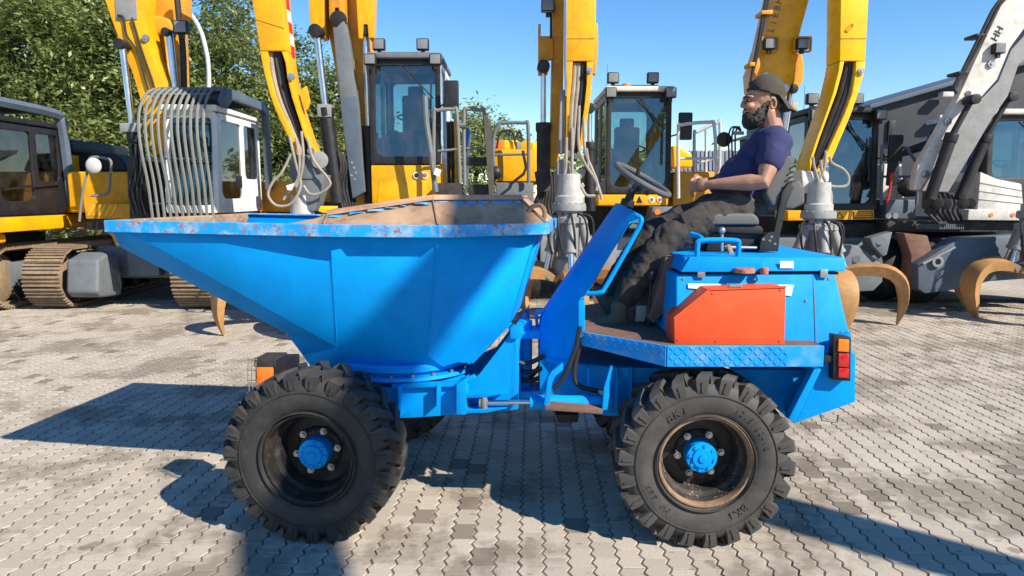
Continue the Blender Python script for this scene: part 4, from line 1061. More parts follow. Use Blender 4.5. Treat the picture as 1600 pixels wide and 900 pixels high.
SHOE = shoe_mesh()
def track_unit(root, xc, y0, ln, rad=.47, zc=None, outer=1):
    """track along +Y, front wheel centre at y0"""
    zc = rad+.05; loc = rootloc(root)
    mb = MB(); mb.box((xc, y0+ln/2, zc+.02), (.30, ln-.35, .42)); fr = build(mb, 'track_frame', MAT['grey'], root, bevel=.04)
    per = 2*ln+2*pi*rad; k = int(per/.19)
    for i in range(k):
        s = per*i/k
        if s < ln: p = (y0+s, zc+rad, 0); a = 0
        elif s < ln+pi*rad: t = (s-ln)/rad; p = (y0+ln+rad*sin(t), zc+rad*cos(t)); a = -t
        elif s < 2*ln+pi*rad: p = (y0+ln-(s-ln-pi*rad), zc-rad); a = pi
        else: t = (s-2*ln-pi*rad)/rad; p = (y0-rad*sin(t), zc-rad*cos(t)); a = pi-t
        o = bpy.data.objects.new('track_shoe', SHOE); COL.objects.link(o); o.parent = fr
        o.location = Vector((xc, p[0], p[1]))-loc; o.rotation_euler = (a, 0, 0)
    for yy, nm in ((y0, 'idler_wheel'), (y0+ln, 'sprocket')):
        mb = MB(); mb.lathe([(0, -.13), (.30, -.13), (rad-.06, -.08), (rad-.04, 0), (rad-.06, .08), (.30, .13), (0, .13)], (xc, yy, zc), (1, 0, 0), 32); build(mb, nm, MAT['track'], fr)
    for k in range(6):
        yy = y0+.35+k*(ln-.7)/5; mb = MB(); mb.cyl((xc-.16, yy, .17+.05), (xc+.16, yy, .17+.05), .12, n=18); build(mb, 'track_roller', MAT['black_dusty'], fr)
    return fr

# ============ tracked excavator at the far left: yellow deck, black cab
e1 = thing('tracked_excavator', 'yellow tracked excavator with black cab cut off by the left edge', 'excavator', (-9.0, 12.3, 0))
track_unit(e1, -8.56, 11.55, 3.4)
track_unit(e1, -10.9, 11.55, 3.4)
wbox(e1, -10.6, -8.9, 12.2, 14.4, .45, .95, 'car_body', 'black_dusty', bevel=.05)
mb = MB(); mb.lathe([(0, 0), (.75, 0), (.75, .22), (0, .22)], (-9.7, 13.3, .95), UP, 40); build(mb, 'slew_ring', MAT['black_dusty'], e1)
cab(e1, -9.1, -8.0, Z(337, 11.0), Z(186, 11.0), 10.95, 1.72, 'black', 'black', 'black', rin=.1, wipers=False, lamps=False, mirror=0)
zb = Z(338, 11.0)
wbox(e1, -10.9, -7.98, 10.9, 15.4, zb-.26, zb-.02, 'deck_frame', 'yellow', bevel=.04)
mb = MB(); mb.ring([(p[0], 11.0, p[1]) for p in rrect(-8.95, -8.12, zb-.44, zb-.28, .05)], [(p[0], 11.0, p[1]) for p in rrect(-8.85, -8.24, zb-.39, zb-.33, .02)], (0, .3, 0)); build(mb, 'step', MAT['yellow'], e1, bevel=.01)
wbox(e1, -7.95-1.05, -7.94+.0, 12.85, 15.2, zb, zb+1.05, 'engine_cover', 'yellow', bevel=.06)
wbox(e1, -9.0, -8.0, 13.0, 15.0, zb+1.06, zb+1.34, 'engine_hood', 'black', bevel=.12, seg=3)
# falling-object guard
mb = MB(); xg = -7.93; zt0, zt1 = Z(158, 11.0), Z(158, 11.0)
for xx in (xg, -9.15):
    mb = MB(); mb.tube([(xx, 10.75, zt0+.02), (xx, 12.45, zt0-.02), (xx, 12.66, zt0-.16), (xx, 12.72, zt0-.6), (xx, 12.78, zb+.15)], .085, 6, smooth=3); build(mb, 'cab_guard_beam', MAT['grey_blue'], e1)
wbox(e1, -9.2, -7.9, 10.8, 12.5, zt0-.03, zt0+.05, 'cab_guard_roof', 'grey_blue', bevel=.02)
for k in range(3):
    mb = MB(); mb.bar((-7.965, 11.15, zb+.42-.0), (-7.965, 12.5, zb+.52), .02, .03); build(mb, 'door_trim', MAT['black'], e1)
    break

# ============ tracked excavator behind the hopper: white cab, bar guard
e2 = thing('tracked_excavator', 'yellow tracked excavator with white cab behind a curved grey bar guard', 'excavator', (-6.4, 12.6, 0))
x_l, x_r = X(76, 11.4, 480), X(305, 11.4, 480)
track_unit(e2, x_l, 11.75, 3.6); track_unit(e2, x_r, 11.75, 3.6)
for xx, s in ((x_l+.42, 1),):
    mb = MB(); mb.prism([(xx-.10, 11.75+dy, z) for dy, z in ((-.38, .30), (-.28, .20), (.3, .16), (.38, .3), (.34, .82), (.1, .93), (-.30, .82))], (.52, 0, 0)); build(mb, 'travel_motor_cover', MAT['grey'], e2, bevel=.05, seg=3)
wbox(e2, x_l+.3, x_r-.3, 12.3, 14.4, .42, 1.0, 'car_body', 'grey', bevel=.06)
wbox(e2, x_l+.95, x_l+1.5, 12.1, 12.5, .48, .95, 'car_body_cover', 'grey', bevel=.04)
for k in range(4):
    mb = MB(); p = Vector((x_l+1.1+.12*k, 12.085, .86)); mb.cyl(p, p+Vector((0, .03, 0)), .025, n=6); build(mb, 'bolt', MAT['grey'], e2)
mb = MB(); mb.lathe([(0, 0), (.8, 0), (.8, .25), (0, .25)], ((x_l+x_r)/2, 13.4, 1.0), UP, 40); build(mb, 'slew_ring', MAT['black_dusty'], e2)
zf = Z(335, 11.0)
cx0, cx1 = X(254, 11.0, 250), X(338, 11.0, 250)
c2 = cab(e2, cx0, cx1, zf+.02, Z(172, 11.0), 11.0, 1.85, 'white', 'white', 'white', rin=.1, wipers=True, lamps=False, mirror=0)
wbox(e2, cx0-.05, cx1+.06, 10.95, 13.0, zf-.17, zf-.065, 'cab_base', 'yellow', bevel=.02)
wbox(e2, x_l-.1, x_r+.7, 12.9, 16.0, 1.28, 1.55, 'deck_frame', 'yellow_old_shade', bevel=.05)
wbox(e2, cx1-.95, cx1+1.15, 13.1, 15.9, 1.56, zf+.55, 'side_cover', 'yellow_old_shade', bevel=.06)
for k in range(11):
    f = k/10
    L_ = [(241, 139, 11.25), (228, 148, 11.05), (218, 171, 10.85), (217, 204, 10.75), (222, 243, 10.72), (231, 286, 10.76), (239, 344, 10.85)]
    R_ = [(333, 139, 11.25), (325, 150, 11.05), (319, 171, 10.85), (318, 204, 10.75), (322, 243, 10.72), (328, 286, 10.76), (334, 344, 10.85)]
    pts = [tuple(a+(b-a)*f for a, b in zip(p, q_)) for p, q_ in zip(L_, R_)]
    mb = MB(); pp = catmull([P(*t) for t in pts], 4); mb.tube(pp, .023, 6); build(mb, 'guard_bar', MAT['bars'], e2)
for y, Yr, xa, xb in ((147, 11.1, 230, 328), (184, 10.85, 217, 318), (248, 10.76, 223, 324), (318, 10.85, 235, 332)):
    pcyl(e2, (xa, y, Yr), (xb, y, Yr), Yr, .016, 'guard_rod', 'bars', n=8)
# guard roof over the cab
xr = cx1+.06; zt = Z(139, 11.25)
mb = MB(); mb.prism([(xr, 11.0, zt-.22), (xr, 11.15, zt-.04), (xr, 11.35, zt+.02), (xr, 12.85, zt-.02), (xr, 13.05, zt-.14), (xr, 13.08, zf+.4), (xr, 12.93, zf+.4), (xr, 12.90, zt-.22), (xr, 12.70, zt-.16), (xr, 11.4, zt-.14), (xr, 11.15, zt-.30)], (.10, 0, 0)); build(mb, 'guard_side', MAT['grey_blue'], e2, bevel=.01)
wbox(e2, cx0-.15, xr+.02, 11.25, 13.0, zt-.03, zt+.03, 'guard_roof', 'grey_blue', bevel=.02)
for k in range(6): wbox(e2, cx0-.1, xr, 11.5+k*.24, 11.58+k*.24, zt-.12, zt-.035, 'guard_rib', 'grey_blue', bevel=.008)
# left deck with steps, mirror, rail
yl = 12.6; xl0, xl1 = X(105, yl, 300), X(203, yl, 300)
wbox(e2, xl0, xl1, yl, 14.8, 1.56, Z(268, yl), 'engine_cover', 'yellow', bevel=.07, seg=3)
slab(e2, [(108, 268), (112, 252), (124, 242), (140, 238), (180, 240), (190, 250), (200, 268)], yl+.5, 1.8, 'engine_hood', 'black', bevel=.06, seg=3)
o = slab(e2, [(131, 318), (203, 318), (203, 342), (134, 342)], 11.9, .6, 'tool_locker', 'yellow_old_shade', bevel=.02)
for k in range(5):
    x = 136+k*9; slab(e2, [(x, 337), (x+9, 320), (x+12, 320), (x+3, 337)], 11.89, .012, 'anti_slip_strip', 'yellow_bright', o, bevel=.002)
slab(e2, [(134, 343), (166, 343), (164, 359), (137, 359)], 11.95, .5, 'step_grate', 'black', bevel=.01)
ptube(e2, [(124, 346), (128, 310), (138, 260), (143, 246), (168, 248), (174, 256), (172, 275), (168, 302), (142, 306)], 11.9, .022, 'hand_rail', 'bars')
mb = MB(); mb.ell(P(146, 259, 11.85), (.135, .05, .135)); m_ = build(mb, 'round_mirror', MAT['mirror_pale'], e2)
# boom of this machine and its rams
bm1 = slab(e2, [(150, -40), (225, -40), (222, 22), (237, 87), (257, 127), (262, 160), (258, 235), (238, 245), (222, 165), (207, 115), (190, 73), (175, 33)], 11.35, .42, 'boom', 'yellow', bevel=.02)
slab(e2, [(178, -20), (211, -20), (214, 30), (181, 32)], 11.335, .02, 'cover_plate', 'grey_light', bm1, bevel=.004)
slab(e2, [(218, -40), (282, -40), (284, 20), (276, 28), (280, 140), (284, 260), (266, 260), (262, 140), (240, 85), (224, 22)], 11.9, .40, 'boom_plate', 'yellow_old_shade', bm1, bevel=.02)  # shaded side of the boom, its shade put into a darker yellow
mb = MB(); mb.cyl(P(232, 40, 11.55), P(232, 40, 12.25), .24, n=28); mb.cyl(P(264, 40, 11.55), P(264, 40, 12.25), .2, n=28); build(mb, 'boom_knuckle', MAT['yellow_old_shade'], bm1, bevel=.02, kind='stuff') if False else None
slab(e2, [(226, 30), (238, 22), (262, 28), (270, 40), (268, 54), (254, 50), (242, 56), (230, 50)], 11.72, .5, 'boom_knuckle', 'yellow_old_shade', bm1, bevel=.05, seg=3)
ram(e2, (275, 230), (273, 150), (263, 52), 11.62, .075, .07, 'black', bm1)
ram(e2, (222, 330), (208, 208), (191, 70), 11.2, .085, .048, 'black')
mb = MB(); mb.box(P(207, 200, 11.2), (.30, .2, .14)); build(mb, 'ram_clamp', MAT['grey_light'], e2, bevel=.02)
for pts in ([(184, 24), (193, 28), (198, 55), (214, 80), (226, 120), (232, 140)], [(206, 28), (210, 40), (222, 80), (236, 120), (242, 140)]):
    ptube(e2, pts, 11.31, .017, 'hose', 'hose_black', bm1)
for dx in (0, 6, 12, 18): ptube(e2, [(205+dx, 225), (208+dx, 260), (202+dx, 300), (210+dx, 335)], 11.1, .022, 'hose', 'hose_black')
wbox(e2, X(200, 11.3, 300), X(222, 11.3, 300), 11.3, 12.6, 1.4, Z(250, 11.3), 'valve_block', 'black_dusty', bevel=.03)
work_lamp(e2, P(284, 43, 11.6), .22)
ptube(e2, [(276, -10), (280, 30), (286, 80), (288, 150)], 11.7, .05, 'hose', 'hose_black', bm1)

# ============ material handlers
def rotary_base(root, xc, yc, half=1.35, zf_=1.5, lift=.0, mat='grey'):
    """wheeled chassis with four wheels, blade ends and slewing ring"""
    wbox(root, xc-half*.75, xc+half*.75, yc-1.9, yc+1.9, .55, 1.15, 'chassis', mat, bevel=.06)
    for sx in (-1, 1):
        for sy in (-1, 1):
            mb = MB(); c0 = Vector((xc+sx*half*.92, yc+sy*1.35, .56)); hh = .26
            mb.lathe([(.30, -hh*.8), (.40, -hh), (.50, -hh*.92), (.555, -hh*.6), (.56, 0), (.555, hh*.6), (.50, hh*.92), (.40, hh), (.30, hh*.8)], c0, (1, 0, 0), 40); wo_ = build(mb, 'wheel', MAT['rubber'], root)
            mb = MB(); mb.lathe([(.30, -hh*.8), (.28, -.05), (0, -.05), (0, .05), (.28, .05), (.30, hh*.8)], c0, (1, 0, 0), 32); build(mb, 'rim', MAT['yellow_old_shade'], wo_)
    mb = MB(); mb.lathe([(0, 0), (.85, 0), (.85, .30), (0, .30)], (xc, yc, 1.15), UP, 44); build(mb, 'slew_ring', MAT['black_dusty'], root)
    return
# ---- handler with tall cab over the hopper
h3 = thing('material_handler', 'yellow material handler with tall black-framed cab above the blue hopper', 'excavator', (-1.9, 13.2, 0))
Y3 = 11.6
rotary_base(h3, -1.9, 13.4)
cx0, cx1 = X(577, Y3, 180), X(688, Y3, 180)
c3 = cab(h3, cx0, cx1, Z(256, Y3), Z(90, Y3), Y3, 1.75, 'black', 'white', 'grey', lamps=True, mirror=1)
wbox(h3, cx0+.0, cx1+.02, Y3+.02, Y3+1.7, Z(318, Y3), Z(257, Y3), 'cab_riser', 'yellow', bevel=.03)
slab(h3, [(592, 284), (668, 284), (668, 330), (589, 330)], Y3+.012, .012, 'riser_hatch', 'yellow', bevel=.002)
for x in (651, 664):
    mb = MB(); c0 = P(x, 274, Y3+.015); mb.cyl(c0, c0-Vector((0, .015, 0)), .055, n=20); ol = build(mb, 'warning_sticker', MAT['label_white'], h3)
    mb = MB(); mb.cyl(c0-Vector((0, .016, 0)), c0-Vector((0, .019, 0)), .038, n=16); build(mb, 'sticker_print', MAT['black' if x < 655 else 'red_cap'], ol)
wbox(h3, cx0-1.5, cx1+1.2, Y3+.9, Y3+4.6, Z(330, Y3)-.15, Z(330, Y3)+.12, 'upper_frame', 'black_dusty', bevel=.05)
wbox(h3, cx0-1.45, cx0-.25, Y3+1.2, Y3+4.4, Z(330, Y3)+.12, Z(285, Y3), 'engine_cover', 'yellow_old_shade', bevel=.06)
# boom, strut and rams beside the cab
bo = slab(h3, [(497, -60), (574, -60), (575, 60), (580, 150), (578, 330), (545, 330), (536, 180), (515, 60)], Y3+.35, .55, 'boom', 'yellow_old_shade', bevel=.02)  # boom standing in shade, coloured in as darker yellow
slab(h3, [(478, -60), (507, -60), (509, 58), (502, 60), (499, 40), (497, 42), (495, 60), (487, 60), (484, 30)], Y3+.1, .25, 'boom_ear', 'yellow', bo, bevel=.012)
slab(h3, [(553, -60), (586, -60), (583, 58), (576, 60), (574, 38), (568, 38), (566, 60), (560, 60)], Y3+.1, .25, 'boom_ear', 'yellow', bo, bevel=.012)
slab(h3, [(513, -60), (536, -60), (538, 30), (532, 34), (529, 12), (523, 12), (520, 34), (514, 30)], Y3+.02, .25, 'boom_fork', 'yellow_old_shade', bo, bevel=.012)
slab(h3, [(519, 34), (538, 32), (544, 60), (553, 120), (558, 165), (569, 300), (551, 310), (534, 180), (531, 150), (522, 70)], Y3+.0, .22, 'strut', 'grey', bevel=.02)
mb = MB(); mb.cyl(P(529, 30, Y3-.02), P(529, 30, Y3+.28), .13, n=20); build(mb, 'strut_eye', MAT['black'], h3, bevel=.01)
slab(h3, [(532, 152), (556, 150), (558, 165), (569, 300), (551, 310), (534, 180)], Y3-.012, .014, 'strut_plate', 'grey_blue', bevel=.003)
for x, y in ((550, 254), (553, 262), (556, 270), (549, 274), (554, 280)):
    mb = MB(); c0 = P(x, y, Y3-.02); mb.cyl(c0, c0+Vector((0, .02, 0)), .022, n=6); build(mb, 'bolt', MAT['grey_light'], h3)
ram(h3, (528, 318), (509, 172), (495, 50), Y3-.05, .115, .055, 'black')
mb = MB(); mb.box(P(509, 174, Y3-.05), (.22, .24, .20)); build(mb, 'ram_clamp', MAT['grey_light'], h3, bevel=.02)
ram(h3, (578, 318), (576, 200), (570, 50), Y3+.25, .09, .05, 'black')
for k in range(6):
    ptube(h3, [(528+k*4, 235+k*3), (533+k*4, 262), (526+k*5, 290), (536+k*4, 325)], Y3-.1+.05*k, .026, 'hose', 'hose_black')
# stick hanging in front with its grab behind the hopper
YS3 = 9.9
fr_l = [(392, -40), (394, 0), (399, 30), (406, 76), (414, 120), (424, 154), (434, 182), (449, 211), (463, 246), (464, 258)]
fr_r = [(436, -40), (439, 0), (446, 60), (449, 96), (454, 124), (461, 155), (474, 196), (481, 217), (493, 246), (494, 256)]
cl = [(418, 80), (420, 112), (428, 145), (437, 168), (447, 188), (458, 212), (468, 240), (470, 257)]
cr = [(440, 80), (446, 98), (449, 122), (456, 152), (467, 186), (476, 214), (488, 244), (489, 256)]
def quads(a, b): return [[a[i], a[i+1], b[i+1], b[i]] for i in range(len(a)-1)]
lft = [(406.5, 80), (412.5, 112), (421, 145), (429, 168), (437.5, 188), (449.5, 212), (460.5, 240), (464, 257)]
rgt = [(447.5, 80), (449.3, 98), (453.6, 122), (460.3, 152), (470.7, 186), (480, 214), (492.4, 244), (494, 256)]
def stick(root, top, L_, CL_, CR_, R_, Y, th, matf, mati='black_dusty', bottom=True):
    mb = MB(); mb.prism([PP(t, Y) for t in top], (0, th, 0)); st_ = build(mb, 'stick', MAT[matf], root, bevel=.008)
    mb = MB(); mb.loft([[PP(a, Y), PP(b, Y), PP(b, Y)+Vector((0, th, 0)), PP(a, Y)+Vector((0, th, 0))] for a, b in zip(L_, CL_)]); build(mb, 'side_plate', MAT[matf], st_, bevel=.006)
    mb = MB(); mb.loft([[PP(a, Y), PP(b, Y), PP(b, Y)+Vector((0, th, 0)), PP(a, Y)+Vector((0, th, 0))] for a, b in zip(CR_, R_)]); build(mb, 'side_plate', MAT[matf], st_, bevel=.006)
    mb = MB(); mb.loft([[PP(a, Y)+Vector((0, th*.55, 0)), PP(b, Y)+Vector((0, th*.55, 0)), PP(b, Y)+Vector((0, th*.9, 0)), PP(a, Y)+Vector((0, th*.9, 0))] for a, b in zip(CL_, CR_)]); build(mb, 'inner_plate', MAT[mati], st_)
    return st_
s3 = stick(h3, [(390, -60), (436, -60), (439, 0), (446, 60), (447.4, 79), (406.4, 79), (399, 30), (394, 0)], lft, cl, cr, rgt, YS3, .42, 'yellow')
for f, r_ in ((.25, .040), (.55, .036), (.78, .030)):
    ptube(h3, [(a[0]+(b[0]-a[0])*f, a[1]+(b[1]-a[1])*f+3) for a, b in zip(cl, cr)], YS3+.10, r_, 'hose', 'hose_black' if f > .5 else 'hose', s3)
for k in range(6):      # red and white stripes on the side of the stick
    py = -30+k*19; a = P(446+(py+30)*.055, py, YS3)
    mb = MB(); xx = P(447-.8+(py)*.11, py, YS3).x
    zz0, zz1 = Z(py, YS3), Z(py+19, YS3)
    px_ = np.interp(py, [-40, 0, 60, 96], [436, 439, 446, 449]); px2 = np.interp(py+19, [-40, 0, 60, 96], [436, 439, 446, 449])
    A0 = P(px_, py, YS3); A1 = P(px2, py+19, YS3); e_ = Vector((.004, 0, 0))
    mb.prism([A0+Vector((.001, .22, 0)), A1+Vector((.001, .22, 0)), A1+Vector((.001, .36, 0)), A0+Vector((.001, .36, 0))], e_); build(mb, 'warning_stripe', MAT['red' if k % 2 else 'label_white'], s3)
slab(h3, [(470, 140), (478, 134), (484, 158), (480, 172), (474, 168)], YS3+.16, .06, 'hose_bracket', 'yellow', s3, bevel=.008)
mb = MB(); mb.box(P(479, 262, YS3+.2), (.36, .5, .34)); build(mb, 'stick_end', MAT['grey'], h3, bevel=.05)
mb = MB(); mb.cyl(P(499, 250, YS3-.05), P(499, 250, YS3+.5), .12, n=20); build(mb, 'pivot_pin', MAT['grey_light'], h3, bevel=.01)
slab(h3, [(455, 275), (507, 272), (500, 300), (492, 330), (470, 330), (462, 300)], YS3-.02, .4, 'link', 'grey', bevel=.03)
for pts in ([(452, 212), (462, 255), (470, 290), (455, 318), (432, 321), (419, 305), (426, 285), (440, 270), (455, 240)], [(471, 205), (474, 245), (470, 275), (462, 292)], [(480, 215), (490, 250), (512, 278), (515, 290), (500, 302), (484, 303), (474, 290)], [(462, 215), (468, 250), (465, 280), (450, 300), (443, 312)]):
    ptube(h3, pts, YS3-.12, .019, 'hose', 'hose', n=8)
slab(h3, [(447, 290), (460, 286), (456, 297), (449, 297)], YS3-.2, .004, 'paper_tag', 'label_white', bevel=0)
slab(h3, [(497, 330), (500, 322), (524, 322), (524, 326), (516, 328), (513, 333), (505, 333)], 9.2, .15, 'yellow_catch', 'yellow_bright', bevel=.01)
g3c = G(398, 530); gc = Vector((X(475, 10.0, 400), 10.0, 0))
grapple(h3, gc, Z(352, 10.0), 1.22, .82, 1.16, [R(a) for a in (218, 290, 2, 74, 146)])
# walkway, rails and bits right of the cab
YW = 11.4
ptube(h3, [(678, 300), (678, 182), (683, 173), (707, 171), (714, 179), (719, 286)], YW, .030, 'hand_rail', 'bars')
ptube(h3, [(684, 236), (717, 233)], YW, .02, 'hand_rail', 'bars', smooth=0)
ptube(h3, [(664, 150), (666, 190), (672, 230), (681, 300)], YW-.2, .045, 'support_post', 'grey', smooth=3)
ptube(h3, [(726, 290), (725, 180), (732, 171), (750, 172), (757, 181), (768, 305)], YW+.05, .030, 'hand_rail', 'bars')
ptube(h3, [(729, 232), (760, 232)], YW+.05, .022, 'hand_rail', 'bars', smooth=0)
ptube(h3, [(716, 196), (728, 196)], YW+.02, .045, 'rail_clamp', 'grey', smooth=0)
for k in range(4): ptube(h3, [(758+k*2.2, 180+k*3), (762+k*2.4, 245), (766+k*1.6, 304)], YW-.02-.03*k, .020, 'wooden_lath', 'wood', smooth=0)
slab(h3, [(723, 204), (732, 201), (735, 205), (727, 250), (722, 250)], YW+.1, .03, 'blue_panel', 'blue_label', bevel=.003)
slab(h3, [(732, 201), (736, 201), (733, 255), (731, 303), (726, 303), (727, 252)], YW+.12, .03, 'white_panel', 'white', bevel=.003)
slab(h3, [(728, 245), (760, 246), (760, 258), (728, 258)], YW+.05, .25, 'step_tread', 'black_dusty', bevel=.008)
slab(h3, [(681, 286), (720, 286), (722, 306), (683, 306)], YW-.05, .4, 'step_tread', 'black_dusty', bevel=.01)
slab(h3, [(732, 288), (765, 288), (767, 306), (732, 306)], YW+.0, .4, 'step_tread', 'black_dusty', bevel=.01)
for x in (700, 706, 712): ptube(h3, [(x, 190), (x+2, 290)], YW+.4, .03, 'support_post', 'black_dusty' if x < 710 else 'yellow', smooth=0)
slab(h3, [(681, 262), (690, 266), (686, 276), (677, 272)], YW-.3, .004, 'paper_tag', 'label_white', bevel=0)

# ---- handler in the middle
h4 = thing('material_handler', 'yellow material handler with upright boom and cab left of the seated driver', 'excavator', (1.6, 14.0, 0))
Y4 = 12.3
rotary_base(h4, 1.5, 14.2, mat='grey_light')
cx0, cx1 = X(948, Y4, 220), X(1050, Y4, 220)
c4 = cab(h4, cx0, cx1, Z(303, Y4), Z(142, Y4), Y4, 1.8, 'black', 'grey_light', 'white_worn', lamps=True, mirror=1)
wbox(h4, cx0-.15, cx1-.03, Y4-.03, Y4+1.6, Z(322, Y4), Z(304, Y4), 'cab_bumper', 'yellow', bevel=.05, seg=3)
for x in (1018, 1031):
    mb = MB(); c0 = P(x, 312, Y4-.03); mb.cyl(c0, c0-Vector((0, .012, 0)), .05, n=20); ol = build(mb, 'warning_sticker', MAT['label_white'], h4)
    mb = MB(); mb.cyl(c0-Vector((0, .013, 0)), c0-Vector((0, .016, 0)), .033, n=16); build(mb, 'sticker_print', MAT['grey' if x < 1025 else 'red_cap'], ol)
slab(h4, [(999, 306), (1004, 317), (994, 317)], Y4-.036, .004, 'warning_triangle', 'black', bevel=0)
mb = MB(); mb.cyl(P(979, 136, Y4+.3), P(979, 131, Y4+.3), .075, n=16); build(mb, 'beacon', MAT['amber_lens'], h4, bevel=.01)
wbox(h4, cx0-2.3, cx1+1.5, Y4+1.0, Y4+4.4, Z(330, Y4)-.2, Z(330, Y4)+.1, 'upper_frame', 'black_dusty', bevel=.05)
wbox(h4, X(772, 13, 260), X(840, 13, 260), 13.0, 15.5, Z(284, 13), Z(233, 13), 'engine_cover', 'yellow', bevel=.06)
wbox(h4, X(775, 12.7, 300), X(834, 12.7, 300), 12.7, 15.5, Z(330, 12.7), Z(285, 12.7), 'tank', 'grey', bevel=.04)
ptube(h4, [(772, 285), (771, 218), (780, 194), (786, 192), (818, 192), (825, 198), (826, 286)], 12.6, .032, 'hand_rail', 'grey')
ptube(h4, [(771, 242), (826, 241)], 12.6, .022, 'hand_rail', 'grey', smooth=0)
ptube(h4, [(817, 235), (822, 262), (818, 272), (800, 286)], 12.5, .025, 'bent_rod', 'black', smooth=0)
mb = MB(); mb.ell(P(774, 270, 12.5), (.12, .1, .12)); build(mb, 'horn', MAT['black'], h4)
for x, m_, s in ((782, 'orange_vest', .16), (798, 'yellow_bright', .18), (808, 'grey', .14), (818, 'yellow_bright', .16), (832, 'yellow_bright', .12)):
    mb = MB(); mb.box(P(x, 230, 13.5), (s*1.6, .3, s*1.4), x); build(mb, 'hood_fitting', MAT[m_], h4, bevel=.05)
ptube(h4, [(776, 232), (782, 208), (800, 205), (806, 228)], 13.3, .02, 'hose', 'hose_black'); ptube(h4, [(800, 228), (812, 205), (816, 226)], 13.4, .02, 'hose', 'hose_black')
# boom and hanging stick
b4 = slab(h4, [(862, -60), (882, -60), (881, 60), (880, 150), (872, 262), (858, 262), (862, 180), (864, 60)], 11.0, .5, 'boom', 'yellow_old_shade', bevel=.015)
slab(h4, [(841, 37), (845, 37), (845, 56), (864, 56), (864, 92), (856, 94), (856, 116), (853, 116), (853, 100), (846, 100), (846, 117), (841, 117)], 10.95, .10, 'boom_bracket', 'yellow_old_shade', b4, bevel=.008)
ram(h4, (849, 300), (849, 195), (849, 105), 11.0, .105, .042, 'black_dusty')
work_lamp(h4, P(856, 9, 10.9), .20); ptube(h4, [(847, -4), (847, 15), (852, 18), (864, 18)], 10.85, .012, 'lamp_frame', 'grey')
ptube(h4, [(861, 0), (861, 60)], 10.9, .018, 'hose', 'hose_black', smooth=0)
l4 = [(885, 96), (886, 130), (885, 160), (885, 190), (884, 225), (886, 248)]; cl4 = [(895, 96), (893, 130), (890, 160), (889, 190), (888, 225), (890, 248)]
cr4 = [(917, 96), (917, 130), (914, 160), (910, 190), (906, 225), (900, 248)]; r4 = [(927, 96), (925, 130), (922, 160), (917, 190), (911, 225), (904, 248)]
s4 = stick(h4, [(886, -60), (933, -60), (931, 30), (928, 90), (927, 95), (885, 95)], l4, cl4, cr4, r4, 10.3, .42, 'yellow', 'rust_deck')
slab(h4, [(926, 36), (934, 36), (935, 70), (931, 116), (925, 114)], 10.45, .14, 'stick_ear', 'yellow_old_shade', s4, bevel=.008)
slab(h4, [(876, 140), (883, 140), (882, 240), (872, 240)], 10.35, .12, 'link_rod', 'grey_light', bevel=.012)
slab(h4, [(883.5, -60), (886, -60), (885.5, 150), (883, 150)], 10.29, .1, 'edge_strip', 'grey_light', s4, bevel=.002)
for f, r_ in ((.15, .034), (.42, .030), (.68, .036), (.9, .022)):
    ptube(h4, [(a[0]+(b[0]-a[0])*f, a[1]+(b[1]-a[1])*f+3) for a, b in zip(cl4, cr4)], 10.38, r_, 'hose', 'hose' if f < .5 else 'hose_black', s4)
for pts in ([(905, 165), (904, 225), (912, 252), (930, 280), (938, 302), (940, 312)], [(912, 185), (914, 235), (924, 262), (933, 285), (932, 298)], [(894, 200), (894, 250), (893, 285), (885, 300)], [(885, 215), (884, 262), (880, 280), (886, 300), (878, 316), (872, 300)], [(896, 278), (908, 292), (916, 305), (930, 306)], [(916, 232), (919, 252), (918, 262)]):
    ptube(h4, pts, 10.2, .022, 'hose', 'hose')
slab(h4, [(870, 252), (884, 246), (892, 262), (904, 270), (914, 262), (916, 270), (905, 284), (897, 310), (870, 312)], 10.25, .35, 'link', 'grey_light', bevel=.03)
for k in range(9):
    ptube(h4, [(838+k*4.5, 268+3*(k % 3)), (842+k*4, 300), (836+k*5, 322), (846+k*4, 346)], 11.0+.05*k, .03, 'hose', 'hose_black')
ram(h4, (922, 330), (921, 225), (921, 170), 11.0, .085, .04, 'black')
g4 = grapple(h4, (X(888, 10.2, 400), 10.2, 0), Z(318, 10.2), 1.05, .80, .95, [R(a) for a in (200, 272, 344, 56, 128)])
# walkway rails right of the cab
for pts, Yq in (([(1060, 310), (1060, 205), (1066, 195), (1108, 191), (1116, 197), (1119, 260), (1119, 300)], 12.1), ([(1085, 300), (1085, 212), (1090, 206), (1120, 192), (1125, 196), (1124, 290)], 12.9)):
    ptube(h4, pts, Yq, .030, 'hand_rail', 'lamp_metal')
ptube(h4, [(1060, 248), (1118, 247)], 12.1, .022, 'hand_rail', 'lamp_metal', smooth=0); ptube(h4, [(1085, 256), (1124, 246)], 12.9, .02, 'hand_rail', 'lamp_metal', smooth=0)
ptube(h4, [(1103, 203), (1103, 290)], 12.9, .024, 'hand_rail', 'lamp_metal', smooth=0)
wbox(h4, X(1052, 12.6, 280), X(1130, 12.6, 280), 12.6, 15.2, Z(335, 12.6), Z(268, 12.6), 'side_tank', 'yellow_old_shade', bevel=.05)
slab(h4, [(1050, 228), (1060, 226), (1082, 240), (1083, 262), (1052, 262)], 14.0, .8, 'filter_housing', 'yellow_bright', bevel=.08, seg=3)
mb = MB(); c0 = P(1131, 218, 12.4); mb.lathe([(0, -.06), (.12, -.05), (.13, 0), (.12, .03), (0, .03)], c0, (0, 1, 0), 24); build(mb, 'round_mirror', MAT['black'], h4)
ptube(h4, [(1112, 226), (1120, 220), (1131, 220)], 12.45, .012, 'mirror_arm', 'black', smooth=0)
for k in range(3): ptube(h4, [(1139+k*5, 250), (1139+k*5, 210), (1146+k*4, 198), (1158, 205)], 12.3, .015, 'hose', 'hose_black')
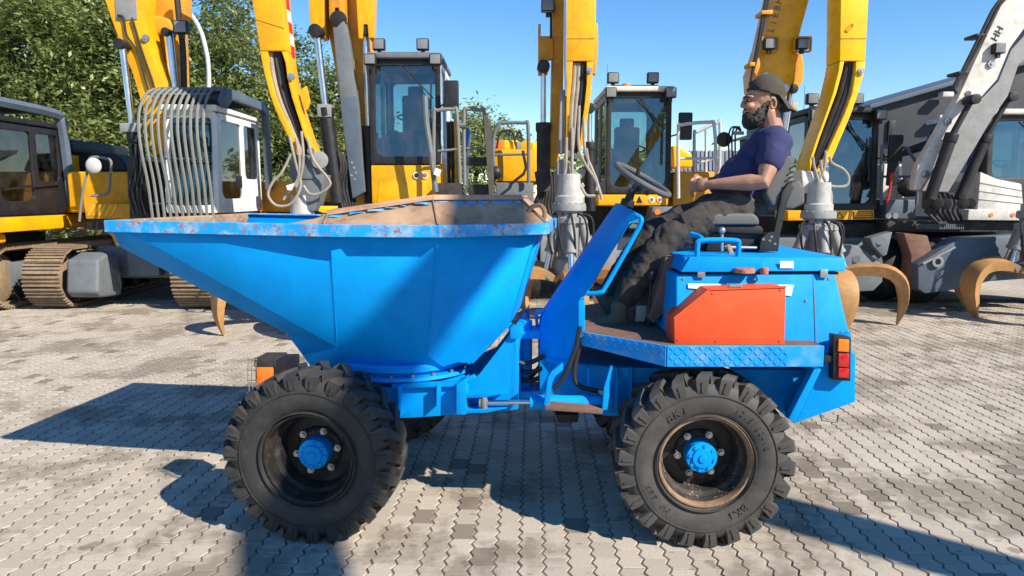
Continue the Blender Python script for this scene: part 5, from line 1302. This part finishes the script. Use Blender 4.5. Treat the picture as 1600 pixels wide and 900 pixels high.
ptube(h4, [(1145, 208), (1162, 208)], 12.25, .03, 'hose_clamp', 'grey_light', smooth=0)
slab(h4, [(1020, 323), (1058, 323), (1052, 350), (1014, 350)], 11.9, .5, 'front_step', 'grey', bevel=.03)
mb = MB(); c0 = P(1027, 331, 11.88); mb.cyl(c0, c0-Vector((0, .02, 0)), .05, n=16); build(mb, 'marker_light', MAT['amber_lens'], h4)

# ---- handler behind the driver
h5 = thing('material_handler', 'yellow material handler with raised boom directly behind the driver and dark cab', 'excavator', (5.6, 13.6, 0))
Y5 = 12.0
rotary_base(h5, 5.4, 14.0, mat='grey')
cx0, cx1 = X(1263, Y5, 250), X(1374, Y5, 250)
c5 = cab(h5, cx0, cx1, Z(329, Y5), Z(176, Y5), Y5, 1.8, 'black', 'black', 'black', lamps=True, mirror=1)
slab(h5, [(1231, 345), (1231, 329), (1366, 328), (1366, 343)], Y5-.06, .6, 'cab_bumper', 'yellow', bevel=.02)
slab(h5, [(1333, 330.5), (1364, 330), (1364, 341), (1333, 341.5)], Y5-.066, .01, 'type_plate', 'black', bevel=0)
mb = MB(); put_text(mb, 'PORT BAG', .10, .004, P(1348.5, 336, Y5-.07), (1, 0, 0), (0, 0, 1)); build(mb, 'type_lettering', MAT['label_white'], h5) if False else None
for k in range(3): slab(h5, [(1335+0*k, 332+3*k), (1362, 331.7+3*k), (1362, 333.2+3*k), (1335, 333.5+3*k)], Y5-.07, .005, 'plate_print', 'yellow', bevel=0)
slab(h5, [(1312, 331), (1319, 341), (1305, 341)], Y5-.066, .006, 'warning_triangle', 'black', bevel=0)
slab(h5, [(1312, 333.5), (1316, 340), (1308, 340)], Y5-.070, .004, 'triangle_field', 'yellow_bright', bevel=0)
wbox(h5, X(1236, 13.6, 200), cx0+.1, 13.3, 15.6, Z(330, 13.6), Z(172, 13.6), 'engine_cover', 'black', bevel=.06)
wbox(h5, X(1236, 13.6, 200)-.02, cx0+.1, 13.25, 15.6, Z(176, 13.6), Z(163, 13.6), 'cover_roof', 'wood', bevel=.04)
slab(h5, [(1232, 208), (1237, 180), (1268, 178), (1268, 206)], 13.22, .02, 'side_window', 'glass', bevel=0)
b5 = slab(h5, [(1222, -60), (1278, -60), (1264, 0), (1249, 55), (1240, 124), (1228, 152), (1214, 160), (1180, 140), (1178, 112), (1193, 67), (1208, 0)], 11.4, .55, 'boom', 'yellow', bevel=.015)
slab(h5, [(1178, 112), (1184, 84), (1188, 84), (1188, 104), (1182, 120)], 11.3, .1, 'boom_ear', 'yellow_old_shade', b5, bevel=.01)
slab(h5, [(1242, 100), (1247, 82), (1254, 82), (1257, 104), (1255, 126), (1246, 142), (1234, 148), (1240, 124)], 11.6, .3, 'boom_ear', 'yellow_old_shade', b5, bevel=.04, seg=3)
ram(h5, (1214, 300), (1222, 235), (1236, 140), 11.7, .085, .055, 'black')
for x in (0, 4): ptube(h5, [(1212+x*1.4, -60), (1197+x, 0), (1182+x*.6, 80), (1174, 124), (1172, 170)], 11.2, .024, 'hose', 'hose_black')
slab(h5, [(1190, 16), (1208, 15), (1208, 22), (1190, 22)], 11.15, .3, 'hose_clamp', 'yellow_old_shade', b5, bevel=.01)
slab(h5, [(1172, 97), (1180, 97), (1180, 103), (1172, 103)], 11.15, .3, 'hose_clamp', 'yellow_old_shade', b5, bevel=.01)
for px_, py_ in ((1202, 69), (1253, 69)):
    o = work_lamp(h5, P(px_, py_, 11.25), .18)
    mb = MB(); c0 = P(px_+1.5, py_, 11.28); mb.ring([c0+Vector((p[0], 0, p[1])) for p in rrect(-.14, .14, -.12, .12, .03)], [c0+Vector((p[0], 0, p[1])) for p in rrect(-.115, .115, -.095, .095, .02)], (0, .05, 0)); build(mb, 'lamp_frame', MAT['yellow_old_shade'], o)
# dark lettering blocks running down the boom side
for k, ch in enumerate('LIEBHERR'):
    mb = MB()
    px_, py_ = 1205.5+k*3.1, 47-k*11.5
    put_text(mb, ch, .14, .004, P(px_, py_, 11.395), (.25, 0, 1), (-1, 0, .25))
    build(mb, 'boom_letter', MAT['grey_blue'], b5)
l5 = [(1312.5, 96), (1310, 112), (1302, 145), (1290, 180), (1277, 215), (1266, 248), (1262, 268)]; cl5 = [(1319, 96), (1316, 112), (1307, 145), (1294, 180), (1281, 215), (1270, 248), (1266, 268)]
cr5 = [(1338, 96), (1337, 112), (1332, 145), (1319, 180), (1303, 215), (1288, 248), (1275, 268)]; r5 = [(1352, 96), (1351, 112), (1341, 145), (1329, 180), (1314, 215), (1300, 248), (1280, 268)]
s5 = stick(h5, [(1316, -60), (1362, -60), (1357, 0), (1352, 95), (1312.5, 95), (1314, 0)], l5, cl5, cr5, r5, 10.6, .46, 'yellow_bright')
for f, r_ in ((.2, .034), (.5, .042), (.8, .036)):
    ptube(h5, [(a[0]+(b[0]-a[0])*f, a[1]+(b[1]-a[1])*f+3) for a, b in zip(cl5, cr5)], 10.70, r_, 'hose', 'hose_black' if f < .7 else 'hose', s5)
mb = MB(); lo = [P(x, y, 10.595) for x, y in ((1321, 48), (1331, 37), (1333, 38), (1332, 42), (1324, 50))]; mb.tube([p for p in lo], .012, 6, closed=True); build(mb, 'stick_mark', MAT['yellow_old_shade'], s5)
for pts in ([(1270, 245), (1272, 260), (1280, 285), (1292, 312)], [(1282, 250), (1286, 275), (1298, 300), (1299, 318)], [(1296, 245), (1300, 255), (1318, 265), (1326, 278), (1322, 290), (1306, 292), (1296, 290)], [(1290, 235), (1288, 262), (1276, 290)]):
    ptube(h5, pts, 10.45, .022, 'hose', 'hose')
slab(h5, [(1252, 266), (1282, 268), (1296, 258), (1296, 282), (1280, 302), (1256, 302)], 10.5, .35, 'link', 'white_worn', bevel=.03)
grapple(h5, (X(1275, 10.45, 400), 10.45, 0), Z(330, 10.45), 1.20, .82, 1.13, [R(a) for a in (-20, 52, 124, 196, 266)], 'grey_light')
# outrigger and bracket low behind the grab
slab(h5, [(1296, 385), (1340, 383), (1378, 412), (1380, 440), (1365, 455), (1330, 456), (1300, 440)], 11.6, .3, 'outrigger', 'grey', bevel=.03)
slab(h5, [(1360, 372), (1395, 362), (1386, 398), (1380, 401), (1364, 384)], 11.5, .25, 'outrigger_arm', 'grey', bevel=.02)
mb = MB(); mb.cyl(P(1376, 376, 11.47), P(1376, 376, 11.5), .07, n=14); build(mb, 'pin', MAT['steel'], h5)
mb = MB(); mb.cyl(P(1338, 405, 11.57), P(1338, 405, 11.6), .06, n=14); build(mb, 'pin', MAT['steel'], h5)
slab(h5, [(1296, 350), (1450, 348), (1450, 362), (1296, 380)], 12.3, 1.5, 'upper_frame', 'black_dusty', bevel=.03)

# ---- white handler at the right
h6 = thing('material_handler', 'worn white material handler with slanting boom at the right edge', 'excavator', (8.6, 13.2, 0))
Y6 = 11.9
rotary_base(h6, 8.3, 13.6, mat='grey_blue')
c6x0, c6x1 = X(1546, Y6, 250), X(1660, Y6, 250)
c6 = cab(h6, c6x0, c6x1, Z(330, Y6), Z(178, Y6), Y6, 1.8, 'black', 'black', 'white_worn', lamps=False, mirror=0, sill=.55)
slab(h6, [(1527, 330), (1532, 268), (1560, 280), (1597, 287), (1600, 330)], Y6-.12, .9, 'cab_lower_panel', 'white_worn', bevel=.03)
for k in range(3): slab(h6, [(1531-k*1, 285+k*13), (1598, 298+k*10), (1598, 299+k*10), (1531-k*1, 286.5+k*13)], Y6-.124, .006, 'panel_groove', 'grey', bevel=0)
slab(h6, [(1512, 344), (1514, 327), (1700, 328), (1700, 346)], Y6-.15, .9, 'cab_bumper', 'white_worn', bevel=.03)
for x in (1549, 1583):
    mb = MB(); c0 = P(x, 336, Y6-.16); mb.cyl(c0, c0+Vector((0, .02, 0)), .035, n=14); build(mb, 'marker_light', MAT['amber_lens'], h6)
b6 = slab(h6, [(1790, -250), (1730, -230), (1590, -30), (1564, 9), (1544, 51), (1518, 107), (1496, 156), (1469, 200), (1434, 260), (1428, 296), (1438, 297), (1492, 209), (1517, 155), (1533, 152), (1558, 124), (1578, 75), (1600, 45), (1690, -80)], 11.0, .16, 'boom', 'white_worn', bevel=.012)
slab(h6, [(1790, -240), (1695, -78), (1610, 45), (1580, 78), (1560, 127), (1534, 154), (1518, 158), (1494, 212), (1440, 298), (1482, 300), (1551, 184), (1575, 150), (1592, 100), (1640, 60), (1730, -60), (1830, -210)], 11.17, .34, 'boom_underside', 'grey_light', b6, bevel=.012)  # shaded face of the white boom, shade given as grey colour
mb = MB(); mb.cyl(P(1513, 146, 10.97), P(1513, 146, 11.0), .04, n=12); build(mb, 'pin', MAT['steel'], b6)
ram(h6, (1452, 312), (1487, 212), (1518, 156), 10.85, .085, .045, 'black', rod='black')
ram(h6, (1498, 312), (1541, 214), (1577, 152), 11.6, .085, .045, 'black', rod='black')
work_lamp(h6, P(1560, 76, 10.95), .17, parent=b6)
for x in (0, 6): ptube(h6, [(1586+x, -20), (1556+x, 8), (1533+x, 52), (1505+x*.6, 108), (1491+x*.3, 135), (1495, 146)], 10.9, .024, 'hose', 'hose_black')
for (x, y) in ((1526, 54), (1498, 113)): slab(h6, [(x, y-2), (x+18, y-2), (x+16, y+3), (x, y+3)], 10.88, .3, 'hose_clamp', 'black', b6, bevel=.008)
for k, ch in enumerate('HH'):
    mb = MB(); put_text(mb, ch, .15, .004, P(1556+k*6, 58-k*11, 10.995), (.5, 0, 1), (-1, 0, .5))
    build(mb, 'boom_letter', MAT['black'], b6)
mb = MB(); mb.ell(P(1528, 221, 11.95), (.10, .08, .17)); build(mb, 'warning_bag', MAT['orange_vest'], h6)
for k in range(4): slab(h6, [(1496+k*7, 300), (1512+k*8, 232-k*4), (1517+k*8, 232-k*4), (1501+k*7, 300)], 12.3+.02*k, .3, 'louvre', 'grey_blue' if k % 2 else 'grey_light', bevel=.006)
# left walkway of the white machine
slab(h6, [(1378, 310), (1382, 256), (1410, 256), (1413, 310)], 12.5, .9, 'side_box', 'white', bevel=.03)
slab(h6, [(1386, 312), (1431, 312), (1431, 342), (1384, 342)], 12.0, .6, 'step_box', 'grey_blue', bevel=.02)
slab(h6, [(1386, 290), (1389, 252), (1407, 251), (1404, 288), (1396, 291)], 11.6, .06, 'mirror', 'black', bevel=.02)
ptube(h6, [(1393, 270), (1391, 292), (1386, 318)], 11.58, .022, 'mirror_rod', 'red', smooth=0)
ptube(h6, [(1377, 320), (1378, 235), (1384, 230), (1416, 231), (1420, 236), (1434, 264), (1432, 320)], 11.9, .026, 'hand_rail', 'grey_blue')
ptube(h6, [(1378, 276), (1433, 276)], 11.9, .02, 'hand_rail', 'grey_blue', smooth=0)
mb = MB(); c0 = P(1421, 292, 12.3); mb.lathe([(.05, -.1), (.11, -.12), (.17, -.08), (.17, .08), (.11, .12), (.05, .1)], c0, (0, 1, 0), 24, closed=True); build(mb, 'cable_reel', MAT['rubber'], h6)
for x, m_ in ((1387, 'steel'), (1398, 'light_lens')):
    mb = MB(); c0 = P(x, 337, 11.98); mb.cyl(c0, c0-Vector((0, .03, 0)), .05, n=14); build(mb, 'lamp_round', MAT[m_], h6)
ptube(h6, [(1380, 245), (1420, 236), (1460, 222)], 13.5, .08, 'pipe', 'black_dusty', smooth=0)
for k in range(8): ptube(h6, [(1452+k*7, 300+2*(k % 3)), (1458+k*7, 318), (1449+k*8, 330), (1462+k*7, 345)], 11.5+.07*k, .024, 'hose', 'hose_black')
for x in (1465, 1478, 1505, 1516):
    mb = MB(); mb.cyl(P(x, 318, 11.4), P(x, 318, 11.6), .09, n=16); build(mb, 'valve', MAT['black_dusty'], h6, bevel=.01)
slab(h6, [(1385, 345), (1700, 346), (1700, 364), (1385, 362)], 11.9, 2.0, 'upper_frame', 'black_dusty', bevel=.03)
for k in range(26):
    x = 1432+k*2.9; slab(h6, [(x, 350), (x+1.5, 350), (x+1.5, 358), (x, 358)], 11.86, .03, 'ring_gear_tooth', 'grey', bevel=0)
# outrigger plate, post
slab(h6, [(1434, 413), (1500, 372), (1660, 364), (1680, 430), (1545, 440), (1500, 452), (1446, 459), (1435, 452)], 11.25, .35, 'outrigger', 'grey_blue', bevel=.03)
slab(h6, [(1412, 364), (1450, 368), (1459, 400), (1440, 410), (1434, 452), (1420, 456), (1424, 400)], 11.45, .3, 'outrigger_leg', 'rust_deck', bevel=.03)
mb = MB(); mb.ring([P(1466, 409, 11.2)+Vector((.09*cos(t), 0, .09*sin(t))) for t in np.linspace(0, 2*pi, 17)[:-1]], [P(1466, 409, 11.2)+Vector((.05*cos(t), 0, .05*sin(t))) for t in np.linspace(0, 2*pi, 17)[:-1]], (0, .06, 0)); build(mb, 'lifting_eye', MAT['grey_light'], h6)
mb = MB(); mb.bar(P(1442, 412, 11.22), P(1492, 386, 11.22), .03, .03); build(mb, 'outrigger_rib', MAT['grey_light'], h6)
mb = MB(); mb.cyl(P(1463, 427, 11.24), P(1463, 427, 11.26), .06, n=16); build(mb, 'cover_cap', MAT['grey_blue'], h6)
grapple(h6, (X(1612, 10.75, 400), 10.75, 0), Z(330, 10.75), 1.05, .85, .88, [R(a) for a in (190, 262, 334, 46, 118)])

# ------------------------------------------------------------ building, shed, lamp
bl = thing('warehouse', 'dark grey warehouse wall with sloping roof edge behind the white handler', 'building', (X(1500, 24), 24, 0))
slab(bl, [(1366, 168), (1520, 123), (2100, -40), (2100, 390), (1366, 390)], 24, 14, 'wall', 'building', bevel=.02)
slab(bl, [(1360, 170), (1360, 163), (1520, 117), (2100, -47), (2100, -40), (1520, 124)], 23.7, 14.6, 'roof_edge', 'grey_blue', bevel=.02)
for k in range(24):
    x = X(1366, 24)+.25+k*.42
    mb = MB(); mb.box((x, 23.985, 2.0), (.03, .03, 6)); 
for (x, y) in ((1478, 148), (1473, 184)):
    mb = MB(); mb.box(P(x, y, 23.7), (.36, .3, .16)); build(mb, 'flood_light', MAT['mirror_pale'], bl, bevel=.03)
wbox(bl, X(1382, 23.9), X(1392, 23.9), 23.9, 24.0, Z(222, 23.9), Z(188, 23.9), 'wall_box', 'black', bevel=.02)
sd = thing('open_shed', 'low shed with pale ribbed metal roof seen through the grey handrail', 'shed', (X(1095, 32), 32, 0))
mb = MB(); a0, a1, a2, a3 = P(1045, 268, 30), P(1180, 268, 30), P(1180, 236, 34), P(1045, 236, 34); mb.prism([a0, a1, a2, a3], (0, 0, -.1)); build(mb, 'roof_sheet', MAT['roof_sheet'], sd)
for k in range(22):
    f = k/21; mb = MB(); mb.bar(a0.lerp(a1, f)+UP*.03, a3.lerp(a2, f)+UP*.03, .07, .06); build(mb, 'roof_rib', MAT['grey_light'], sd)
wbox(sd, a0.x+.2, a1.x-.2, 30.3, 34, 0, a0.z-.12, 'wall', 'building', bevel=.02)
lp = thing('street_lamp', 'tall curved street lamp with pale pole in front of the trees', 'street lamp', (X(327, 17), 17, 0))
YL = 17
mb = MB(); mb.tube(catmull([Vector((X(328, YL, 120), YL, 0)), P(328, 200, YL), P(326, 110, YL), P(321, 75, YL), P(312, 45, YL), P(297, 22, YL), P(276, 8, YL), P(262, 2, YL)], 6), .05, 12); pole = build(mb, 'pole', MAT['lamp_metal'], lp)
mb = MB(); mb.ell(P(254, -2, YL), (.38, .14, .08)); build(mb, 'lamp_head', MAT['lamp_metal'], lp)

# ------------------------------------------------------------ trees
def leaf_cloud(name, ells, n_cl, per, size, seed, mat):
    """clumped leaves spread through the crown ellipsoids; ells: (centre, radii)"""
    r = np.random.default_rng(seed); vol = np.array([e[1][0]*e[1][1]*e[1][2] for e in ells])**.7; pr = vol/vol.sum()
    pick = r.choice(len(ells), n_cl, p=pr)
    d = r.normal(size=(n_cl, 3)); d /= np.linalg.norm(d, axis=1)[:, None]
    rad = (.45+.60*r.random(n_cl)**.55)
    C = np.array([ells[k][0] for k in pick]); S = np.array([ells[k][1] for k in pick])
    cc = C+d*S*rad[:, None]
    cs = .34+.50*r.random(n_cl)
    lv = np.repeat(cc, per, 0)+r.normal(size=(n_cl*per, 3))*np.repeat(cs, per)[:, None]*np.array([.62, .62, .42])
    n_ = len(lv); tn = np.clip(np.repeat(r.random(n_cl), per)*.6+.4*r.random(n_), 0, 1)
    ax = r.normal(size=(n_, 3)); ax[:, 2] *= .6; ax /= np.linalg.norm(ax, axis=1)[:, None]
    nr = r.normal(size=(n_, 3)); nr[:, 2] = np.abs(nr[:, 2])+.8; b = np.cross(ax, nr); b /= np.linalg.norm(b, axis=1)[:, None]
    sz = size*(.6+.8*r.random(n_))[:, None]
    V = np.stack([lv-ax*sz, lv+b*sz*.42-ax*sz*.1, lv+ax*sz, lv-b*sz*.42-ax*sz*.1], 1).reshape(-1, 3)
    me = np_mesh(name, V, [[0, 1, 2, 3]], n_, 4, tn, MAT[mat]); return me
def tree(label, base, crowns, n_cl, per, size, seed, mat='leaf', group=None, trunk_r=.22):
    t = thing('tree', label, 'tree', base, group); loc = Vector(base); rn = random.Random(seed)
    el = [((c.x-loc.x, c.y-loc.y, c.z-loc.z), rr_) for c, rr_ in crowns]
    me = leaf_cloud('crown', el, n_cl, per, size, seed, mat)
    o = bpy.data.objects.new('crown', me); COL.objects.link(o); o.parent = t
    top = max(c.z for c, _ in crowns); mb = MB()
    ps = [loc+Vector((rn.uniform(-.15, .15)*k, rn.uniform(-.15, .15)*k, top*k/5)) for k in range(6)]
    mb.tube(ps, [trunk_r*(1-.16*k) for k in range(6)], 10); build(mb, 'trunk', MAT['bark'], t)
    for c, rr_ in crowns[:6]:
        mb = MB(); st_ = ps[2].lerp(ps[4], rn.random()); mb.tube([st_, st_.lerp(c, .5)+Vector((0, 0, .3)), c], [trunk_r*.45, trunk_r*.3, trunk_r*.1], 7); build(mb, 'limb', MAT['bark'], t)
    return t
def CR(px, py, Y, rx, rz, ry=None): return (P(px, py, Y), (rx, ry or rx, rz))
GT = 'broadleaf trees along the yard'
tree('big dense broadleaf tree above the black cab at the far left', (X(30, 27), 27, 0), [CR(-40, 120, 27, 2.6, 2.6), CR(40, 60, 27, 2.6, 2.6), CR(20, 190, 26.5, 2.6, 2.2), CR(90, 130, 26.5, 2.2, 2.2), CR(70, 10, 27.5, 2.4, 2.2), CR(-30, 0, 28, 2.6, 2.6), CR(40, 240, 26, 2.6, 1.6), CR(60, -40, 28, 2.6, 2)], 700, 80, .105, 11, group=GT)
tree('dark broadleaf tree behind the leaning yellow boom left of the lamp', (X(160, 26), 26, 0), [CR(140, 60, 26, 2.1, 2.3), CR(170, 150, 25.5, 2.2, 2.2), CR(120, 190, 25.5, 2.0, 2.0), CR(200, 210, 25.5, 2.0, 2.0), CR(150, 0, 26.5, 2.0, 2.0), CR(150, 250, 25, 2.6, 1.6), CR(220, 130, 26, 1.5, 1.8)], 590, 80, .105, 12, group=GT)
tree('tall broadleaf tree right of the curved street lamp', (X(360, 30), 30, 0), [CR(350, 90, 30, 1.5, 2.6), CR(345, 35, 30, 1.0, 1.2), CR(380, 120, 30, 1.6, 2.2), CR(320, 150, 29.5, 1.5, 2.2), CR(370, 190, 29.5, 2.2, 2.0), CR(330, 230, 29, 2.2, 1.8), CR(420, 220, 29, 2.2, 2.0), CR(300, 120, 30, 1.0, 1.6)], 430, 80, .11, 13, group=GT)
tree('broadleaf tree showing between the two yellow arms left of the tall cab', (X(500, 31), 31, 0), [CR(480, 130, 31, 1.2, 1.8), CR(515, 150, 31, 1.1, 1.6), CR(500, 200, 30.5, 2.0, 2.2), CR(455, 210, 30.5, 1.8, 2.0), CR(540, 220, 30.5, 1.6, 2.0), CR(500, 260, 30, 2.4, 1.5)], 320, 70, .115, 14, group=GT)
tree('pale distant tree behind the ladder rails right of the tall cab', (X(735, 42), 42, 0), [CR(700, 225, 42, 1.6, 1.6), CR(730, 215, 42, 1.6, 1.8), CR(765, 230, 42, 1.4, 1.3), CR(740, 265, 41, 3.4, 1.6), CR(790, 205, 42, .8, .7), CR(800, 250, 42, 1.8, 1.2), CR(845, 265, 42, 1.6, .8)], 360, 46, .15, 15, 'leaf_pale', group=GT)
tree('low pale tree low on the horizon left of the middle cab', (X(940, 46), 46, 0), [CR(925, 262, 46, 2.0, 1.0), CR(965, 262, 46, 2.0, .9)], 60, 40, .22, 16, 'leaf_pale', group=GT)
def hedge(px0, px1, Y, h, seed, label):
    n_ = int((X(px1, Y)-X(px0, Y))/1.3)+1
    t = thing('hedge', label, 'hedge', ((X(px0, Y)+X(px1, Y))/2, Y, 0))
    el = [((X(px0, Y)+(X(px1, Y)-X(px0, Y))*k/n_-t.location.x, random.uniform(-.3, .3), h*.5), (1.1, .7, h*.5)) for k in range(n_+1)]
    o = bpy.data.objects.new('foliage', leaf_cloud('foliage', el, 26*n_, 34, .13, seed, 'leaf')); COL.objects.link(o); o.parent = t
    mb = MB(); mb.box((t.location.x, Y, h*.3), (X(px1, Y)-X(px0, Y), .3, h*.5)); build(mb, 'stem_mass', MAT['bark'], t)
hedge(-520, 480, 24.5, 2.6, 31, 'dark green hedge behind the tracked excavators')

# pins, bolt heads and weld seams on the arms
def pins(root, parent, pts, Y, r):
    for (x, y) in pts:
        mb = MB(); c0 = P(x, y, Y); mb.cyl(c0, c0+Vector((0, -.03, 0)), r, r*.92, 18); mb.cyl(c0+Vector((0, -.03, 0)), c0+Vector((0, -.045, 0)), r*.4, n=6); build(mb, 'pin', MAT['steel'], parent)
pins(h3, s3, [(455, 120), (486, 236)], YS3, .05)
pins(h4, s4, [(921, 110), (900, 244), (889, 240)], 10.3, .045)
pins(h5, s5, [(1345, 112), (1288, 256)], 10.6, .05); pins(h5, b5, [(1226, 138), (1196, 120)], 11.4, .07)
pins(h6, b6, [(1480, 190), (1445, 272), (1548, 100)], 11.0, .06); pins(e2, bm1, [(228, 60), (246, 150)], 11.35, .06)
for st_, pts, Y in ((s3, [(400, 30), (444, 44)], YS3), (s4, [(885.5, 60), (929.5, 60)], 10.3), (s5, [(1313, 60), (1353, 60)], 10.6)):
    mb = MB(); mb.tube([P(x, y, Y-.001) for x, y in pts], .008, 6); build(mb, 'weld_seam', MAT['yellow_old_shade'], st_)

tree('broadleaf tree standing beyond the left edge of the picture', (X(-190, 28), 28, 0), [CR(-190, 60, 28, 2.8, 2.8), CR(-150, 150, 27.5, 2.6, 2.4), CR(-250, 140, 27.5, 2.8, 2.6), CR(-200, 220, 27, 3.0, 1.8), CR(-310, 200, 28, 2.4, 2.0)], 420, 70, .11, 17, group=GT)
for pts, Y in (([(390, -60), (436, -60), (420, -230), (384, -230)], YS3), ([(886, -60), (933, -60), (936, -230), (888, -230)], 10.3), ([(1316, -60), (1362, -60), (1372, -230), (1322, -230)], 10.6)):
    slab({YS3: h3, 10.3: h4, 10.6: h5}[Y], [(x, y-(1 if y == -60 else 0)) for x, y in pts], Y, .42, 'stick_upper', 'yellow', bevel=.008)

# ------------------------------------------------------------ unseen boom machine and mast, added to throw shade on dumper and paving
bh = thing('material_handler', 'unseen yellow handler boom added behind the photographer to cast shade on the dumper', 'excavator', (6.0, -5.2, 0))  # added out of view to cast the shade band on hopper and wheel
k0 = Vector((-1.0, 3.6, .3))+Vector((1.765, -1.42, 1.74))*4.4; kd = Vector((.70, .15, 1.1))
p0, p1 = k0+kd*-4.0, k0+kd*2.6
mb = MB(); mb.bar(p0, p1, .38, .38, (1, -.8, .4)); build(mb, 'boom', MAT['yellow'], bh, bevel=.03)
mb = MB(); mb.box((6.0, -5.3, 1.9), (2.2, 2.6, .9)); build(mb, 'upper_body', MAT['yellow'], bh, bevel=.08)
mb = MB(); mb.box((6.0, -5.3, .85), (1.8, 3.2, .7)); build(mb, 'chassis', MAT['grey'], bh, bevel=.08)
for sx in (-1, 1):
    for sy in (-1, 1):
        mb = MB(); mb.lathe([(.0, -.2), (.42, -.24), (.54, -.16), (.55, 0), (.54, .16), (.42, .24), (0, .2)], (6.0+sx*1.15, -5.3+sy*1.1, .55), (1, 0, 0), 32); build(mb, 'wheel', MAT['rubber'], bh)
ms = thing('shade_mast', 'unseen grey square mast added beyond the right edge to cast a shadow strip', 'mast', (6.8, -.19, 0))  # added caster for the shadow strip near the rear wheel
mb = MB(); mb.box((6.8, -.19, 2.6), (.34, .34, 5.2)); build(mb, 'shaft', MAT['grey'], ms, bevel=.03)
mb = MB(); mb.box((6.8, -.19, .03), (.8, .8, .06)); build(mb, 'base_plate', MAT['grey'], ms, bevel=.01)
